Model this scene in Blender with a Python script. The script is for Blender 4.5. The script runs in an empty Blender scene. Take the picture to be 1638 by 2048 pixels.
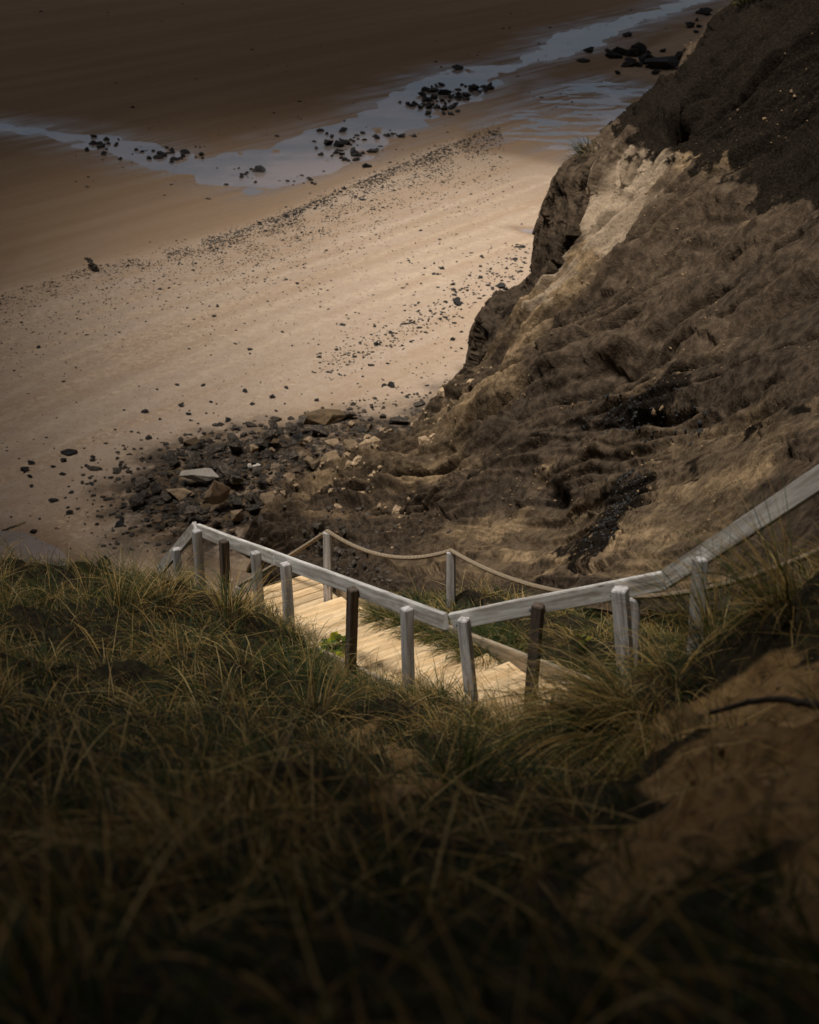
import bpy, bmesh, math, random
import numpy as np
from mathutils import Vector, Matrix

R = math.radians
random.seed(7)
rng = np.random.default_rng(11)
scene = bpy.context.scene
COL = scene.collection

# ------------------------------------------------------------------ camera
PITCH = R(27.0)
F = 2844.0                       # focal length in photo pixels (50 mm on a 36 mm tall frame)
cam_d = bpy.data.cameras.new("camera")
cam = bpy.data.objects.new("camera", cam_d)
COL.objects.link(cam)
cam.location = (0, 0, 0)
cam.rotation_euler = (R(90) - PITCH, 0, 0)
cam_d.sensor_fit = 'VERTICAL'
cam_d.sensor_height = 36.0
cam_d.sensor_width = 36.0
cam_d.lens = 50.0
cam_d.clip_start = 0.05
cam_d.clip_end = 20000
cam_d.dof.use_dof = True
cam_d.dof.focus_distance = 20.0
cam_d.dof.aperture_fstop = 2.2
scene.camera = cam

# ------------------------------------------------------------------ sky, sun, exposure
SUN_EL, SUN_AZ = R(72.0), R(228.0)       # azimuth clockwise from +Y (view direction): veiled sun high behind the viewer on the left
TO_SUN = Vector((math.sin(SUN_AZ) * math.cos(SUN_EL), math.cos(SUN_AZ) * math.cos(SUN_EL), math.sin(SUN_EL)))
world = bpy.data.worlds.new("World")
scene.world = world
world.use_nodes = True
wn = world.node_tree.nodes
sky = wn.new("ShaderNodeTexSky")
sky.sky_type = 'NISHITA'
sky.sun_disc = False
sky.sun_elevation = SUN_EL
sky.sun_rotation = SUN_AZ
sky.dust_density = 6.0
sky.air_density = 1.0
bg = wn["Background"]
bg.inputs["Strength"].default_value = 0.07
world.node_tree.links.new(sky.outputs[0], bg.inputs["Color"])

sun_d = bpy.data.lights.new("sun", 'SUN')
sun = bpy.data.objects.new("sun", sun_d)
COL.objects.link(sun)
sun_d.energy = 5.0
sun_d.angle = R(14.0)
sun_d.color = (1.0, 0.955, 0.885)
sun.rotation_euler = TO_SUN.to_track_quat('Z', 'Y').to_euler()

scene.view_settings.view_transform = 'Standard'
scene.view_settings.look = 'None'
scene.view_settings.exposure = 0.22
scene.view_settings.gamma = 1.0
scene.view_settings.use_curve_mapping = False
scene.cycles.max_bounces = 5
scene.cycles.transparent_max_bounces = 8

# ------------------------------------------------------------------ survey helpers (measured points -> world)
SP, CP = math.sin(PITCH), math.cos(PITCH)
BEACH = -25.0


def U(px, py, d):
    u, v = (px - 819) / F, (py - 1024) / F
    return np.array([d * u, d * (CP - v * SP), -d * (SP + v * CP)])


def Uz(px, py, z=BEACH):
    v = (py - 1024) / F
    return U(px, py, -z / (SP + v * CP))


def Uy(px, py, y):
    v = (py - 1024) / F
    return U(px, py, y / (CP - v * SP))


def pix(P):
    P = np.asarray(P)
    d = P[..., 1] * CP - P[..., 2] * SP
    v = (-P[..., 2] * CP - P[..., 1] * SP) / d
    return 819 + F * P[..., 0] / d, 1024 + F * v


# ------------------------------------------------------------------ noise
_perm = rng.permutation(512)
_perm = np.concatenate([_perm, _perm])
_grad = rng.normal(size=(512, 3))
_grad /= np.linalg.norm(_grad, axis=1)[:, None]


def pn(p):
    p = np.asarray(p, dtype=float)
    i = np.floor(p).astype(int)
    f = p - i
    w = f * f * f * (f * (f * 6 - 15) + 10)
    out = 0
    for dx in (0, 1):
        for dy in (0, 1):
            for dz in (0, 1):
                h = _perm[(_perm[(_perm[(i[..., 0] + dx) & 511] + i[..., 1] + dy) & 511] + i[..., 2] + dz) & 511]
                g = _grad[h]
                dot = g[..., 0] * (f[..., 0] - dx) + g[..., 1] * (f[..., 1] - dy) + g[..., 2] * (f[..., 2] - dz)
                wt = (w[..., 0] if dx else 1 - w[..., 0]) * (w[..., 1] if dy else 1 - w[..., 1]) * (w[..., 2] if dz else 1 - w[..., 2])
                out = out + dot * wt
    return out * 1.5


def fbm(p, o=4, g=0.5):
    a, s = 0, 1.0
    for k in range(o):
        a = a + s * pn(np.asarray(p) * (2 ** k) + 17.3 * k)
        s *= g
    return a


def ridged(p, o=4, g=0.5):
    a, s = 0, 1.0
    for k in range(o):
        a = a + s * (1 - 2 * np.abs(pn(np.asarray(p) * (2 ** k) + 9.1 * k)))
        s *= g
    return a


def cells(p):
    """A random level (-0.5..0.5) per Voronoi cell: broken slabs and clods."""
    p = np.asarray(p, dtype=float)
    i = np.floor(p).astype(int)
    best = np.full(len(p), 1e9); val = np.zeros(len(p))
    for dx in (-1, 0, 1):
        for dy in (-1, 0, 1):
            for dz in (-1, 0, 1):
                c = i + [dx, dy, dz]
                h = _perm[(_perm[(_perm[c[:, 0] & 511] + c[:, 1]) & 511] + c[:, 2]) & 511]
                d = ((c + 0.5 + 0.45 * _grad[h] - p) ** 2).sum(1)
                m = d < best
                best[m] = d[m]; val[m] = h[m] / 511.0 - 0.5
    return val


def sstep(a, b, x):
    t = np.clip((x - a) / (b - a), 0, 1)
    return t * t * (3 - 2 * t)


def poly_sd(P, poly):
    """Signed distance (positive inside) of 2-D points to a polygon."""
    poly = np.asarray(poly)
    d = np.full(len(P), 1e9)
    ins = np.zeros(len(P), bool)
    for i in range(len(poly)):
        a, b = poly[i], poly[(i + 1) % len(poly)]
        ab = b - a
        t = np.clip(((P - a) @ ab) / (ab @ ab + 1e-12), 0, 1)
        d = np.minimum(d, np.linalg.norm(P - a - t[:, None] * ab, axis=1))
        c = ((a[1] > P[:, 1]) != (b[1] > P[:, 1]))
        xi = (b[0] - a[0]) * (P[:, 1] - a[1]) / (b[1] - a[1] + 1e-12) + a[0]
        ins ^= c & (P[:, 0] < xi)
    return np.where(ins, d, -d)


# ------------------------------------------------------------------ object helpers
def tag(o, label=None, cat=None, group=None, kind=None):
    if label: o["label"] = label
    if cat: o["category"] = cat
    if group: o["group"] = group
    if kind: o["kind"] = kind
    return o


def empty(name, loc):
    o = bpy.data.objects.new(name, None)
    o.empty_display_size = 0.2
    COL.objects.link(o)
    o.location = loc
    return o


def link(name, me, mat=None, parent=None):
    o = bpy.data.objects.new(name, me)
    COL.objects.link(o)
    if mat: me.materials.append(mat)
    if parent: o.parent = parent
    return o


def np_mesh(name, V, Fq, smooth=True, attrs=None):
    me = bpy.data.meshes.new(name)
    V = np.asarray(V, dtype=np.float32)
    Fq = np.asarray(Fq, dtype=np.int32)
    n, k = Fq.shape
    me.vertices.add(len(V)); me.vertices.foreach_set("co", V.ravel())
    me.loops.add(n * k); me.loops.foreach_set("vertex_index", Fq.ravel())
    me.polygons.add(n)
    me.polygons.foreach_set("loop_start", np.arange(0, n * k, k, dtype=np.int32))
    me.update(calc_edges=True)
    me.polygons.foreach_set("use_smooth", np.full(n, smooth))
    for nm, a in (attrs or {}).items():
        a = np.asarray(a, dtype=np.float32)
        if a.ndim == 1:
            at = me.attributes.new(nm, 'FLOAT', 'POINT'); at.data.foreach_set("value", a)
        else:
            at = me.attributes.new(nm, 'FLOAT_COLOR', 'POINT')
            at.data.foreach_set("color", np.concatenate([a, np.ones((len(a), 1), np.float32)], 1).ravel())
    me.validate()
    return me


def grid_faces(nu, nv):
    i = np.arange(nu - 1)[:, None] * nv + np.arange(nv - 1)[None, :]
    return np.stack([i, i + nv, i + nv + 1, i + 1], -1).reshape(-1, 4)


# ------------------------------------------------------------------ materials
class NT:
    def __init__(self, name):
        self.m = bpy.data.materials.new(name)
        self.m.use_nodes = True
        self.t = self.m.node_tree
        self.b = self.t.nodes["Principled BSDF"]
        self.out = self.t.nodes["Material Output"]

    def n(self, typ, **kw):
        x = self.t.nodes.new(typ)
        for k, v in kw.items():
            setattr(x, k, v)
        return x

    def l(self, a, b):
        self.t.links.new(a, b)

    def set(self, sock, v):
        if hasattr(v, "is_output"): self.l(v, sock)
        else:
            if isinstance(v, (tuple, list)) and len(v) == 3 and sock.type == 'RGBA': v = (*v, 1)
            sock.default_value = v

    def coord(self, kind="Object", scale=(1, 1, 1), rot=(0, 0, 0)):
        c = self.n("ShaderNodeTexCoord")
        mp = self.n("ShaderNodeMapping")
        mp.inputs["Scale"].default_value = scale
        mp.inputs["Rotation"].default_value = rot
        self.l(c.outputs[kind], mp.inputs["Vector"])
        return mp.outputs[0]

    def noise(self, vec, scale, detail=6, rough=0.6, dist=0.0):
        x = self.n("ShaderNodeTexNoise")
        x.inputs["Scale"].default_value = scale
        x.inputs["Detail"].default_value = detail
        x.inputs["Roughness"].default_value = rough
        x.inputs["Distortion"].default_value = dist
        self.l(vec, x.inputs["Vector"])
        return x.outputs["Fac"]

    def voro(self, vec, scale, feature='F1'):
        x = self.n("ShaderNodeTexVoronoi", feature=feature)
        x.inputs["Scale"].default_value = scale
        self.l(vec, x.inputs["Vector"])
        return x.outputs["Distance"]

    def ramp(self, f, lo, hi, a=0.0, b=1.0):
        x = self.n("ShaderNodeMapRange", interpolation_type='SMOOTHSTEP')
        self.set(x.inputs[0], f)
        for k, v in zip((1, 2, 3, 4), (lo, hi, a, b)):
            x.inputs[k].default_value = v
        return x.outputs[0]

    def math(self, op, a, b=0.0, clamp=False):
        x = self.n("ShaderNodeMath", operation=op)
        x.use_clamp = clamp
        self.set(x.inputs[0], a)
        self.set(x.inputs[1], b)
        return x.outputs[0]

    def mix(self, f, a, b, mode='MIX'):
        x = self.n("ShaderNodeMix", data_type='RGBA', blend_type=mode)
        self.set(x.inputs[0], f)
        self.set(x.inputs[6], a)
        self.set(x.inputs[7], b)
        return x.outputs[2]

    def attr(self, name, col=False):
        x = self.n("ShaderNodeAttribute", attribute_name=name)
        return x.outputs["Color" if col else "Fac"]

    def bump(self, h, strength, dist, prev=None):
        x = self.n("ShaderNodeBump")
        x.inputs["Strength"].default_value = strength
        x.inputs["Distance"].default_value = dist
        self.l(h, x.inputs["Height"])
        if prev: self.l(prev, x.inputs["Normal"])
        return x.outputs[0]

    def done(self, col, rough=0.9, normal=None, spec=0.3):
        self.set(self.b.inputs["Base Color"], col)
        self.set(self.b.inputs["Roughness"], rough)
        self.b.inputs["Specular IOR Level"].default_value = spec
        if normal: self.l(normal, self.b.inputs["Normal"])
        return self.m


def mat_sand():
    t = NT("beach_sand")
    p = t.coord()
    along = t.coord(scale=(1, 1, 1), rot=(0, 0, R(-50)))          # x runs along the shore
    st = t.n("ShaderNodeMapping"); st.inputs["Scale"].default_value = (0.06, 1, 1); t.l(along, st.inputs["Vector"])
    streak = t.noise(st.outputs[0], 0.55, 5, 0.6)
    big = t.noise(p, 0.05, 4, 0.5)
    fine = t.noise(p, 1.8, 4, 0.7)
    grain = t.noise(p, 8.5, 1, 0.6)
    c = t.mix(t.ramp(big, 0.35, 0.65), (0.305, 0.232, 0.172), (0.37, 0.288, 0.220))
    c = t.mix(t.ramp(streak, 0.42, 0.62, 0, 0.4), c, (0.30, 0.205, 0.13))
    # pale dry flakes along the vehicle tracks
    fl = t.math('MULTIPLY', t.ramp(t.noise(st.outputs[0], 1.1, 3, 0.5), 0.54, 0.60), t.ramp(t.noise(p, 3.0, 5, 0.65), 0.50, 0.56))
    fl = t.math('MULTIPLY', fl, t.attr("flake"))
    c = t.mix(t.math('MULTIPLY', fl, 0.55), c, (0.52, 0.40, 0.28))
    c = t.mix(t.ramp(fine, 0.38, 0.62, 0.0, 0.3), c, (0.25, 0.17, 0.105))
    c = t.mix(t.ramp(grain, 0.52, 0.70, 0.0, 0.4), c, (0.19, 0.13, 0.085))
    tn = t.math('MULTIPLY', t.attr("track"), t.ramp(t.noise(p, 2.6, 5, 0.7), 0.40, 0.56))
    c = t.mix(t.math('MULTIPLY', tn, 0.36), c, (0.50, 0.395, 0.285))
    wet = t.attr("wet")
    wetn = t.math('ADD', wet, t.math('MULTIPLY', t.math('SUBTRACT', streak, 0.5), 0.5), True)
    c = t.mix(t.math('MULTIPLY', wetn, 0.85), c, (0.18, 0.118, 0.072))
    c = t.mix(t.math('MULTIPLY', wet, t.ramp(t.noise(st.outputs[0], 0.35, 6, 0.65), 0.44, 0.62, 0, 0.30)), c, (0.27, 0.195, 0.135))
    deb = t.attr("debris")
    dn = t.math('MULTIPLY', deb, t.ramp(t.noise(p, 1.4, 8, 0.75), 0.34, 0.52), True)
    c = t.mix(dn, c, t.mix(t.ramp(t.noise(p, 0.6, 6, 0.7), 0.4, 0.62), (0.035, 0.03, 0.026), (0.13, 0.088, 0.052)))
    fm = t.math('MULTIPLY', t.attr("film"), t.ramp(t.noise(st.outputs[0], 0.8, 5, 0.6), 0.34, 0.60))
    rough = t.math('SUBTRACT', 0.92, t.math('ADD', t.math('MULTIPLY', wetn, 0.25), t.math('MULTIPLY', fm, 0.45)))
    h = t.math('ADD', t.math('MULTIPLY', streak, 0.25), t.math('ADD', t.math('MULTIPLY', fine, 0.5), t.math('MULTIPLY', grain, 0.15)))
    n = t.bump(h, 0.55, 0.12)
    n = t.bump(t.math('MULTIPLY', deb, t.noise(p, 4.5, 8, 0.8)), 0.9, 0.25, n)
    t.done(c, rough, n, 0.18)
    t.l(t.math('MULTIPLY', fm, 0.40), t.b.inputs["Specular IOR Level"])
    return t.m


def mat_water():
    t = NT("shallow_water")
    p = t.coord()
    film = t.noise(p, 0.12, 4, 0.6)
    c = t.mix(t.ramp(film, 0.4, 0.6), (0.27, 0.215, 0.19), (0.17, 0.15, 0.14))
    st = t.coord(scale=(1.0, 2.6, 1), rot=(0, 0, R(-20)))
    n = t.bump(t.noise(st, 2.4, 4, 0.6), 0.10, 0.02)
    t.b.inputs["IOR"].default_value = 1.33
    return t.done(c, 0.12, n, 0.55)


def mat_cliff():
    t = NT("cliff_clay")
    p = t.coord()
    # strata and slump streaks run down the slope towards the beach
    s2 = t.n("ShaderNodeCombineXYZ")
    wv = t.math('MULTIPLY', t.math('SUBTRACT', t.noise(p, 0.22, 4, 0.6), 0.5), 0.9)
    t.l(t.math('MULTIPLY', t.attr("su"), 0.28), s2.inputs[0]); t.l(t.math('ADD', t.math('MULTIPLY', t.attr("sv"), 2.6), wv), s2.inputs[1])
    streak = t.noise(s2.outputs[0], 1.2, 2, 0.5, 0.0)
    streak2 = t.noise(s2.outputs[0], 3.0, 1, 0.4, 0.0)
    med = t.noise(p, 0.8, 5, 0.62)
    fine = t.noise(p, 3.6, 3, 0.7)
    grit = t.noise(p, 13.0, 1, 0.6)
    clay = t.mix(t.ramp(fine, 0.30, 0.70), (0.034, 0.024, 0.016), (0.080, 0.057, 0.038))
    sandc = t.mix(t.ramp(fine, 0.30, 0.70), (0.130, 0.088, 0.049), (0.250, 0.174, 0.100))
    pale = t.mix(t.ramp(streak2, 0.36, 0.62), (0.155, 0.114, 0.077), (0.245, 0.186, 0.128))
    peat_shade = t.mix(t.ramp(grit, 0.2, 0.85), (0.005, 0.004, 0.003), (0.016, 0.0115, 0.008))
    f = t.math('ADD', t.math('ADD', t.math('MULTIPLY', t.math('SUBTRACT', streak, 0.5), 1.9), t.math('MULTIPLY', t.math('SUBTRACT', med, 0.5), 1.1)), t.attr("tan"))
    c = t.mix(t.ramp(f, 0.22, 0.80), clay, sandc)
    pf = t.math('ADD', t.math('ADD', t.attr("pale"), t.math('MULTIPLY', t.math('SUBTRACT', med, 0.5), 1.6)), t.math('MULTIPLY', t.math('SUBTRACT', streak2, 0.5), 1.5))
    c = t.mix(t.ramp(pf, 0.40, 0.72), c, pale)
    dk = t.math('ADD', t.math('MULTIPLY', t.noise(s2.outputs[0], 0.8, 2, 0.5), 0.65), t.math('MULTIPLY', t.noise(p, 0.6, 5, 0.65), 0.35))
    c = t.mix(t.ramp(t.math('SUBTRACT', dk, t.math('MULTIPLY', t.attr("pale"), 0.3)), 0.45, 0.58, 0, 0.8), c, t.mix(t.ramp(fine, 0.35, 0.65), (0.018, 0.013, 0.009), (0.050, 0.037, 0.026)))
    df = t.math('ADD', t.attr("peat_shade"), t.math('MULTIPLY', t.math('SUBTRACT', t.noise(p, 1.3, 5, 0.66), 0.5), 2.4))
    c = t.mix(t.ramp(df, 0.40, 0.70), c, peat_shade)
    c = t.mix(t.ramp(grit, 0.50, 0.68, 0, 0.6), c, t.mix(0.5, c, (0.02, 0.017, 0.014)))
    clod = t.voro(p, 2.6)
    h = t.math('ADD', t.math('MULTIPLY', streak2, 0.02), t.math('ADD', t.math('MULTIPLY', fine, 0.9), t.math('ADD', t.math('MULTIPLY', grit, 0.25), t.math('MULTIPLY', clod, -0.35))))
    n = t.bump(h, 0.7, 0.075)
    n = t.bump(grit, 0.4, 0.018, n)
    return t.done(c, 0.97, n, 0.02)


def mat_dune():
    t = NT("dune_soil")
    p = t.coord()
    med = t.noise(p, 1.6, 7, 0.65)
    fine = t.noise(p, 9, 8, 0.72)
    grit = t.noise(p, 60, 4, 0.7)
    sand = t.mix(t.ramp(med, 0.38, 0.62), (0.24, 0.140, 0.055), (0.42, 0.270, 0.120))
    sand = t.mix(t.ramp(fine, 0.45, 0.68, 0, 0.6), sand, (0.075, 0.046, 0.022))
    soil = t.mix(t.ramp(fine, 0.4, 0.62), (0.018, 0.014, 0.008), (0.05, 0.038, 0.018))
    sand = t.mix(t.ramp(t.noise(p, 3.4, 7, 0.72, 0.6), 0.54, 0.66, 0, 0.8), sand, (0.055, 0.034, 0.016))
    f = t.math('ADD', t.attr("bare"), t.math('MULTIPLY', t.math('SUBTRACT', med, 0.5), 0.9))
    c = t.mix(t.ramp(f, 0.35, 0.65), soil, sand)
    n = t.bump(t.math('ADD', fine, t.math('MULTIPLY', med, 1.4)), 0.8, 0.10)
    n = t.bump(grit, 0.5, 0.012, n)
    return t.done(c, 0.95, n, 0.2)


def mat_rock(name, a, b, c3=None):
    t = NT(name)
    p = t.coord()
    oi = t.n("ShaderNodeObjectInfo")
    n1 = t.noise(p, 2.2, 7, 0.7)
    n2 = t.noise(p, 9, 6, 0.7)
    c = t.mix(t.ramp(n1, 0.35, 0.65), a, b)
    if c3: c = t.mix(t.ramp(n2, 0.5, 0.66), c, c3)
    hs = t.n("ShaderNodeHueSaturation")
    t.l(c, hs.inputs["Color"])
    t.l(t.math('ADD', t.math('MULTIPLY', oi.outputs["Random"], 0.8), 0.6), hs.inputs["Value"])
    n = t.bump(t.math('ADD', n1, t.math('MULTIPLY', n2, 0.4)), 0.8, 0.12)
    return t.done(hs.outputs[0], 0.85, n, 0.3)


def mat_wood(name, a, b, c3, grain_scale=1.0, wear=0.5):
    t = NT(name)
    g = t.coord(scale=(1.2 * grain_scale, 22 * grain_scale, 22 * grain_scale))
    p = t.coord(scale=(3, 9, 9))
    oi = t.n("ShaderNodeObjectInfo")
    off = t.n("ShaderNodeVectorMath", operation='ADD')
    t.l(g, off.inputs[0])
    cb = t.n("ShaderNodeCombineXYZ")
    t.l(t.math('MULTIPLY', oi.outputs["Random"], 37.0), cb.inputs[0]); t.l(t.math('MULTIPLY', oi.outputs["Random"], 11.0), cb.inputs[1])
    t.l(cb.outputs[0], off.inputs[1])
    gr = t.noise(off.outputs[0], 1.0, 7, 0.65, 0.6)
    bl = t.noise(p, 1.3, 6, 0.65)
    fl = t.noise(off.outputs[0], 0.45, 5, 0.7)
    c = t.mix(t.ramp(gr, 0.36, 0.62), a, b)
    c = t.mix(t.ramp(t.math('ADD', t.math('MULTIPLY', bl, 0.5), t.math('MULTIPLY', fl, 0.5)), 0.47, 0.60, 0, wear), c, c3)
    vk = t.coord(scale=(2.2, 7, 7))
    kn = t.voro(vk, 1.0)
    c = t.mix(t.ramp(kn, 0.05, 0.12, 0.75, 0.0), c, (0.07, 0.05, 0.035))
    hs = t.n("ShaderNodeHueSaturation")
    t.l(c, hs.inputs["Color"])
    t.l(t.math('ADD', t.math('MULTIPLY', oi.outputs["Random"], 0.35), 0.82), hs.inputs["Value"])
    n = t.bump(gr, 0.45, 0.006)
    return t.done(hs.outputs[0], 0.75, n, 0.3)


def mat_plain(name, col, rough=0.7, metal=0.0, ns=20, amt=0.4):
    t = NT(name)
    p = t.coord()
    x = t.noise(p, ns, 5, 0.65)
    c = t.mix(t.ramp(x, 0.35, 0.65, 0, amt), col, tuple(v * 0.35 for v in col))
    t.b.inputs["Metallic"].default_value = metal
    return t.done(c, rough, t.bump(x, 0.3, 0.01), 0.4)


def mat_rope():
    t = NT("hemp_rope")
    ac = t.attr("along")
    ar = t.attr("around")
    s = t.math('SINE', t.math('ADD', t.math('MULTIPLY', ac, 330.0), t.math('MULTIPLY', ar, 6.2832 * 3)))
    n0 = t.noise(t.coord(), 40, 4, 0.7)
    c = t.mix(t.ramp(s, -1, 0.2), (0.22, 0.16, 0.10), (0.52, 0.41, 0.29))
    c = t.mix(t.ramp(n0, 0.4, 0.7, 0, 0.4), c, (0.2, 0.15, 0.1))
    return t.done(c, 0.9, t.bump(s, 0.7, 0.01), 0.2)


def mat_leaf(name, rough=0.55, trans=0.3):
    t = NT(name)
    c = t.attr("Col", True)
    t.set(t.b.inputs["Base Color"], c)
    t.b.inputs["Roughness"].default_value = rough
    t.b.inputs["Specular IOR Level"].default_value = 0.25
    tr = t.n("ShaderNodeBsdfTranslucent")
    t.l(c, tr.inputs["Color"])
    mx = t.n("ShaderNodeMixShader")
    mx.inputs[0].default_value = trans
    t.l(t.b.outputs[0], mx.inputs[1]); t.l(tr.outputs[0], mx.inputs[2])
    t.l(mx.outputs[0], t.out.inputs["Surface"])
    return t.m


M = dict(
    sand=mat_sand(), water=mat_water(), cliff=mat_cliff(), dune=mat_dune(),
    rock_dark=mat_rock("dark_stone", (0.026, 0.021, 0.016), (0.080, 0.064, 0.049), (0.15, 0.12, 0.09)),
    rock_weed=mat_rock("weed_covered_stone", (0.014, 0.014, 0.014), (0.034, 0.032, 0.030)),
    rock_tan=mat_rock("tan_clay_stone", (0.17, 0.115, 0.065), (0.30, 0.215, 0.135), (0.11, 0.08, 0.05)),
    rock_brown=mat_rock("brown_stone", (0.085, 0.055, 0.028), (0.16, 0.105, 0.055), (0.05, 0.038, 0.025)),
    rock_pale=mat_rock("pale_stone", (0.42, 0.37, 0.31), (0.55, 0.50, 0.44), (0.33, 0.28, 0.23)),
    rail=mat_wood("bleached_board", (0.48, 0.45, 0.41), (0.82, 0.80, 0.76), (0.24, 0.19, 0.145)),
    post=mat_wood("weathered_post", (0.34, 0.32, 0.31), (0.66, 0.64, 0.63), (0.20, 0.165, 0.14)),
    post_dark=mat_wood("dark_weathered_post", (0.065, 0.05, 0.04), (0.14, 0.105, 0.08), (0.22, 0.19, 0.165), wear=0.25),
    tread=mat_wood("sandy_plank", (0.70, 0.475, 0.245), (0.88, 0.665, 0.405), (0.44, 0.28, 0.135), 0.7),
    stringer=mat_wood("stair_stringer", (0.36, 0.29, 0.20), (0.52, 0.42, 0.30), (0.28, 0.23, 0.17)),
    bolt=mat_plain("galvanised_steel", (0.16, 0.17, 0.19), 0.45, 0.9),
    rope=mat_rope(),
    stick=mat_plain("wet_driftwood", (0.035, 0.026, 0.018), 0.8),
    grass=mat_leaf("marram_grass"),
    crumb=mat_rock("sandy_crumb", (0.11, 0.07, 0.035), (0.24, 0.16, 0.085)),
    leaf=mat_leaf("herb_leaf", 0.5, 0.25),
)
for _m in M.values():
    _m.use_fake_user = False

# ------------------------------------------------------------------ added shade deck: unseen cloud-like sheet whose gap shapes where sunlight falls
SHADE_DECK_H = 27.0
SH = np.array([TO_SUN.x, TO_SUN.y]) / TO_SUN.z


def make_shade_deck():
    n = 161
    c0 = SH * SHADE_DECK_H + np.array([5.0, 55.0])
    gx = np.linspace(-180, 180, n)
    X, Y = np.meshgrid(gx, gx, indexing='ij')
    P = np.stack([X.ravel(), Y.ravel()], 1) + c0
    r = np.linalg.norm(P - c0, axis=1)
    thick = np.clip(1.15 - (r / 172) ** 4, 0, 1)
    q = np.c_[P / 60, np.zeros(len(P))]
    b = fbm(q, 4)
    bot = SHADE_DECK_H + 6 * b * thick
    top = bot + thick * (26 + 30 * np.abs(fbm(q + 5, 4))) + 0.3
    V = np.r_[np.c_[P, bot], np.c_[P, top]]
    f0 = grid_faces(n, n)
    Fq = np.r_[f0[:, ::-1], f0 + n * n]
    me = np_mesh("shade_deck", V, Fq)
    t = NT("shade_deck_mask")
    g = t.n("ShaderNodeNewGeometry")
    sep = t.n("ShaderNodeSeparateXYZ"); t.l(g.outputs["Position"], sep.inputs[0])
    # undo the slant of the sun so the gap is one straight shaft through the deck
    kx = t.math('SUBTRACT', sep.outputs[0], t.math('MULTIPLY', sep.outputs[2], float(SH[0])))
    ky = t.math('SUBTRACT', sep.outputs[1], t.math('MULTIPLY', sep.outputs[2], float(SH[1])))
    nz = t.n("ShaderNodeCombineXYZ"); t.l(kx, nz.inputs[0]); t.l(ky, nz.inputs[1])
    nn = t.noise(nz.outputs[0], 0.045, 3, 0.5)
    # gap: a capsule from the stairs out over the beach that widens with distance
    ax, ay = 0.7, 12.9
    bx_, by_ = 7.5, 77.0
    L2 = (bx_ - ax) ** 2 + (by_ - ay) ** 2
    dx = t.math('SUBTRACT', kx, ax); dy = t.math('SUBTRACT', ky, ay)
    h = t.math('ADD', t.math('MULTIPLY', dx, (bx_ - ax) / L2), t.math('MULTIPLY', dy, (by_ - ay) / L2), True)
    ex = t.math('SUBTRACT', dx, t.math('MULTIPLY', h, bx_ - ax)); ey = t.math('SUBTRACT', dy, t.math('MULTIPLY', h, by_ - ay))
    dist = t.math('SQRT', t.math('ADD', t.math('MULTIPLY', ex, ex), t.math('MULTIPLY', ey, ey)))
    rad = t.math('ADD', 7.2, t.math('MULTIPLY', h, 35.0))
    rel = t.math('DIVIDE', dist, rad)
    rel = t.math('ADD', rel, t.math('MULTIPLY', t.math('SUBTRACT', nn, 0.5), 0.3))
    rel = t.math('MAXIMUM', rel, 0.0)
    clear = t.math('EXPONENT', t.math('MULTIPLY', t.math('POWER', rel, 2.2), -1.0))
    d2 = t.math('SUBTRACT', 1.0, t.math('MAXIMUM', clear, t.ramp(ky, 45.0, 120.0, 0.008, 0.22)), True)
    t.set(t.b.inputs["Base Color"], (0.22, 0.22, 0.23)); t.b.inputs["Roughness"].default_value = 1.0
    t.b.inputs["Specular IOR Level"].default_value = 0.0
    trn = t.n("ShaderNodeBsdfTransparent")
    mx = t.n("ShaderNodeMixShader")
    t.l(d2, mx.inputs[0]); t.l(trn.outputs[0], mx.inputs[1]); t.l(t.b.outputs[0], mx.inputs[2])
    t.l(mx.outputs[0], t.out.inputs["Surface"])
    o = link("shade_deck", me, t.m)  # added out of view to shade the edges and leave a lit pool
    tag(o, kind="structure")


make_shade_deck()

# ------------------------------------------------------------------ beach with its tidal channel
upper = [(-250, 232), (0, 245), (150, 262), (300, 285), (390, 310), (430, 313), (520, 295), (625, 255), (640, 250), (720, 228), (770, 190),
         (815, 170), (880, 145), (930, 135), (1020, 128), (1075, 95), (1100, 70), (1190, 48), (1260, 30), (1330, 10), (1400, -10)]
lower = [(1460, -10), (1350, 25), (1240, 65), (1180, 100), (1080, 125), (1000, 160), (980, 185), (900, 225), (850, 250), (760, 310),
         (640, 352), (560, 380), (500, 392), (420, 370), (330, 345), (230, 315), (130, 285), (0, 262), (-250, 252)]
W2 = lambda pts: np.array([Uz(x, y)[:2] for x, y in pts])
CH = W2(upper + lower)
CH2 = W2([(930, 250), (1010, 212), (1090, 165), (1200, 152), (1340, 172), (1400, 200), (1320, 300), (1150, 330), (1050, 308), (950, 296)])
CH3 = W2([(1022, 455), (1060, 458), (1110, 466), (1110, 478), (1050, 466)])
CH4 = W2([(-60, 1060), (40, 1070), (110, 1092), (150, 1120), (180, 1160), (120, 1250), (-80, 1250)])
RUB = W2([(270, 960), (330, 905), (450, 880), (600, 850), (800, 835), (900, 800), (960, 760), (1000, 900), (760, 1150), (400, 1130), (290, 1090), (240, 1020)])
STRAND = np.array([(-40, 600), (100, 562), (190, 533), (300, 505), (480, 462), (640, 400), (800, 330), (900, 290), (1000, 255)])


TRACKS = [W2(l) for l in ([(-60, 850), (150, 745), (420, 640), (700, 545), (1050, 420)], [(-60, 905), (200, 775), (450, 665), (720, 570), (1060, 470)],
                          [(-60, 780), (130, 700), (380, 600), (640, 515), (1080, 360)], [(-60, 960), (260, 800), (560, 660), (850, 560)])]


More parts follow.
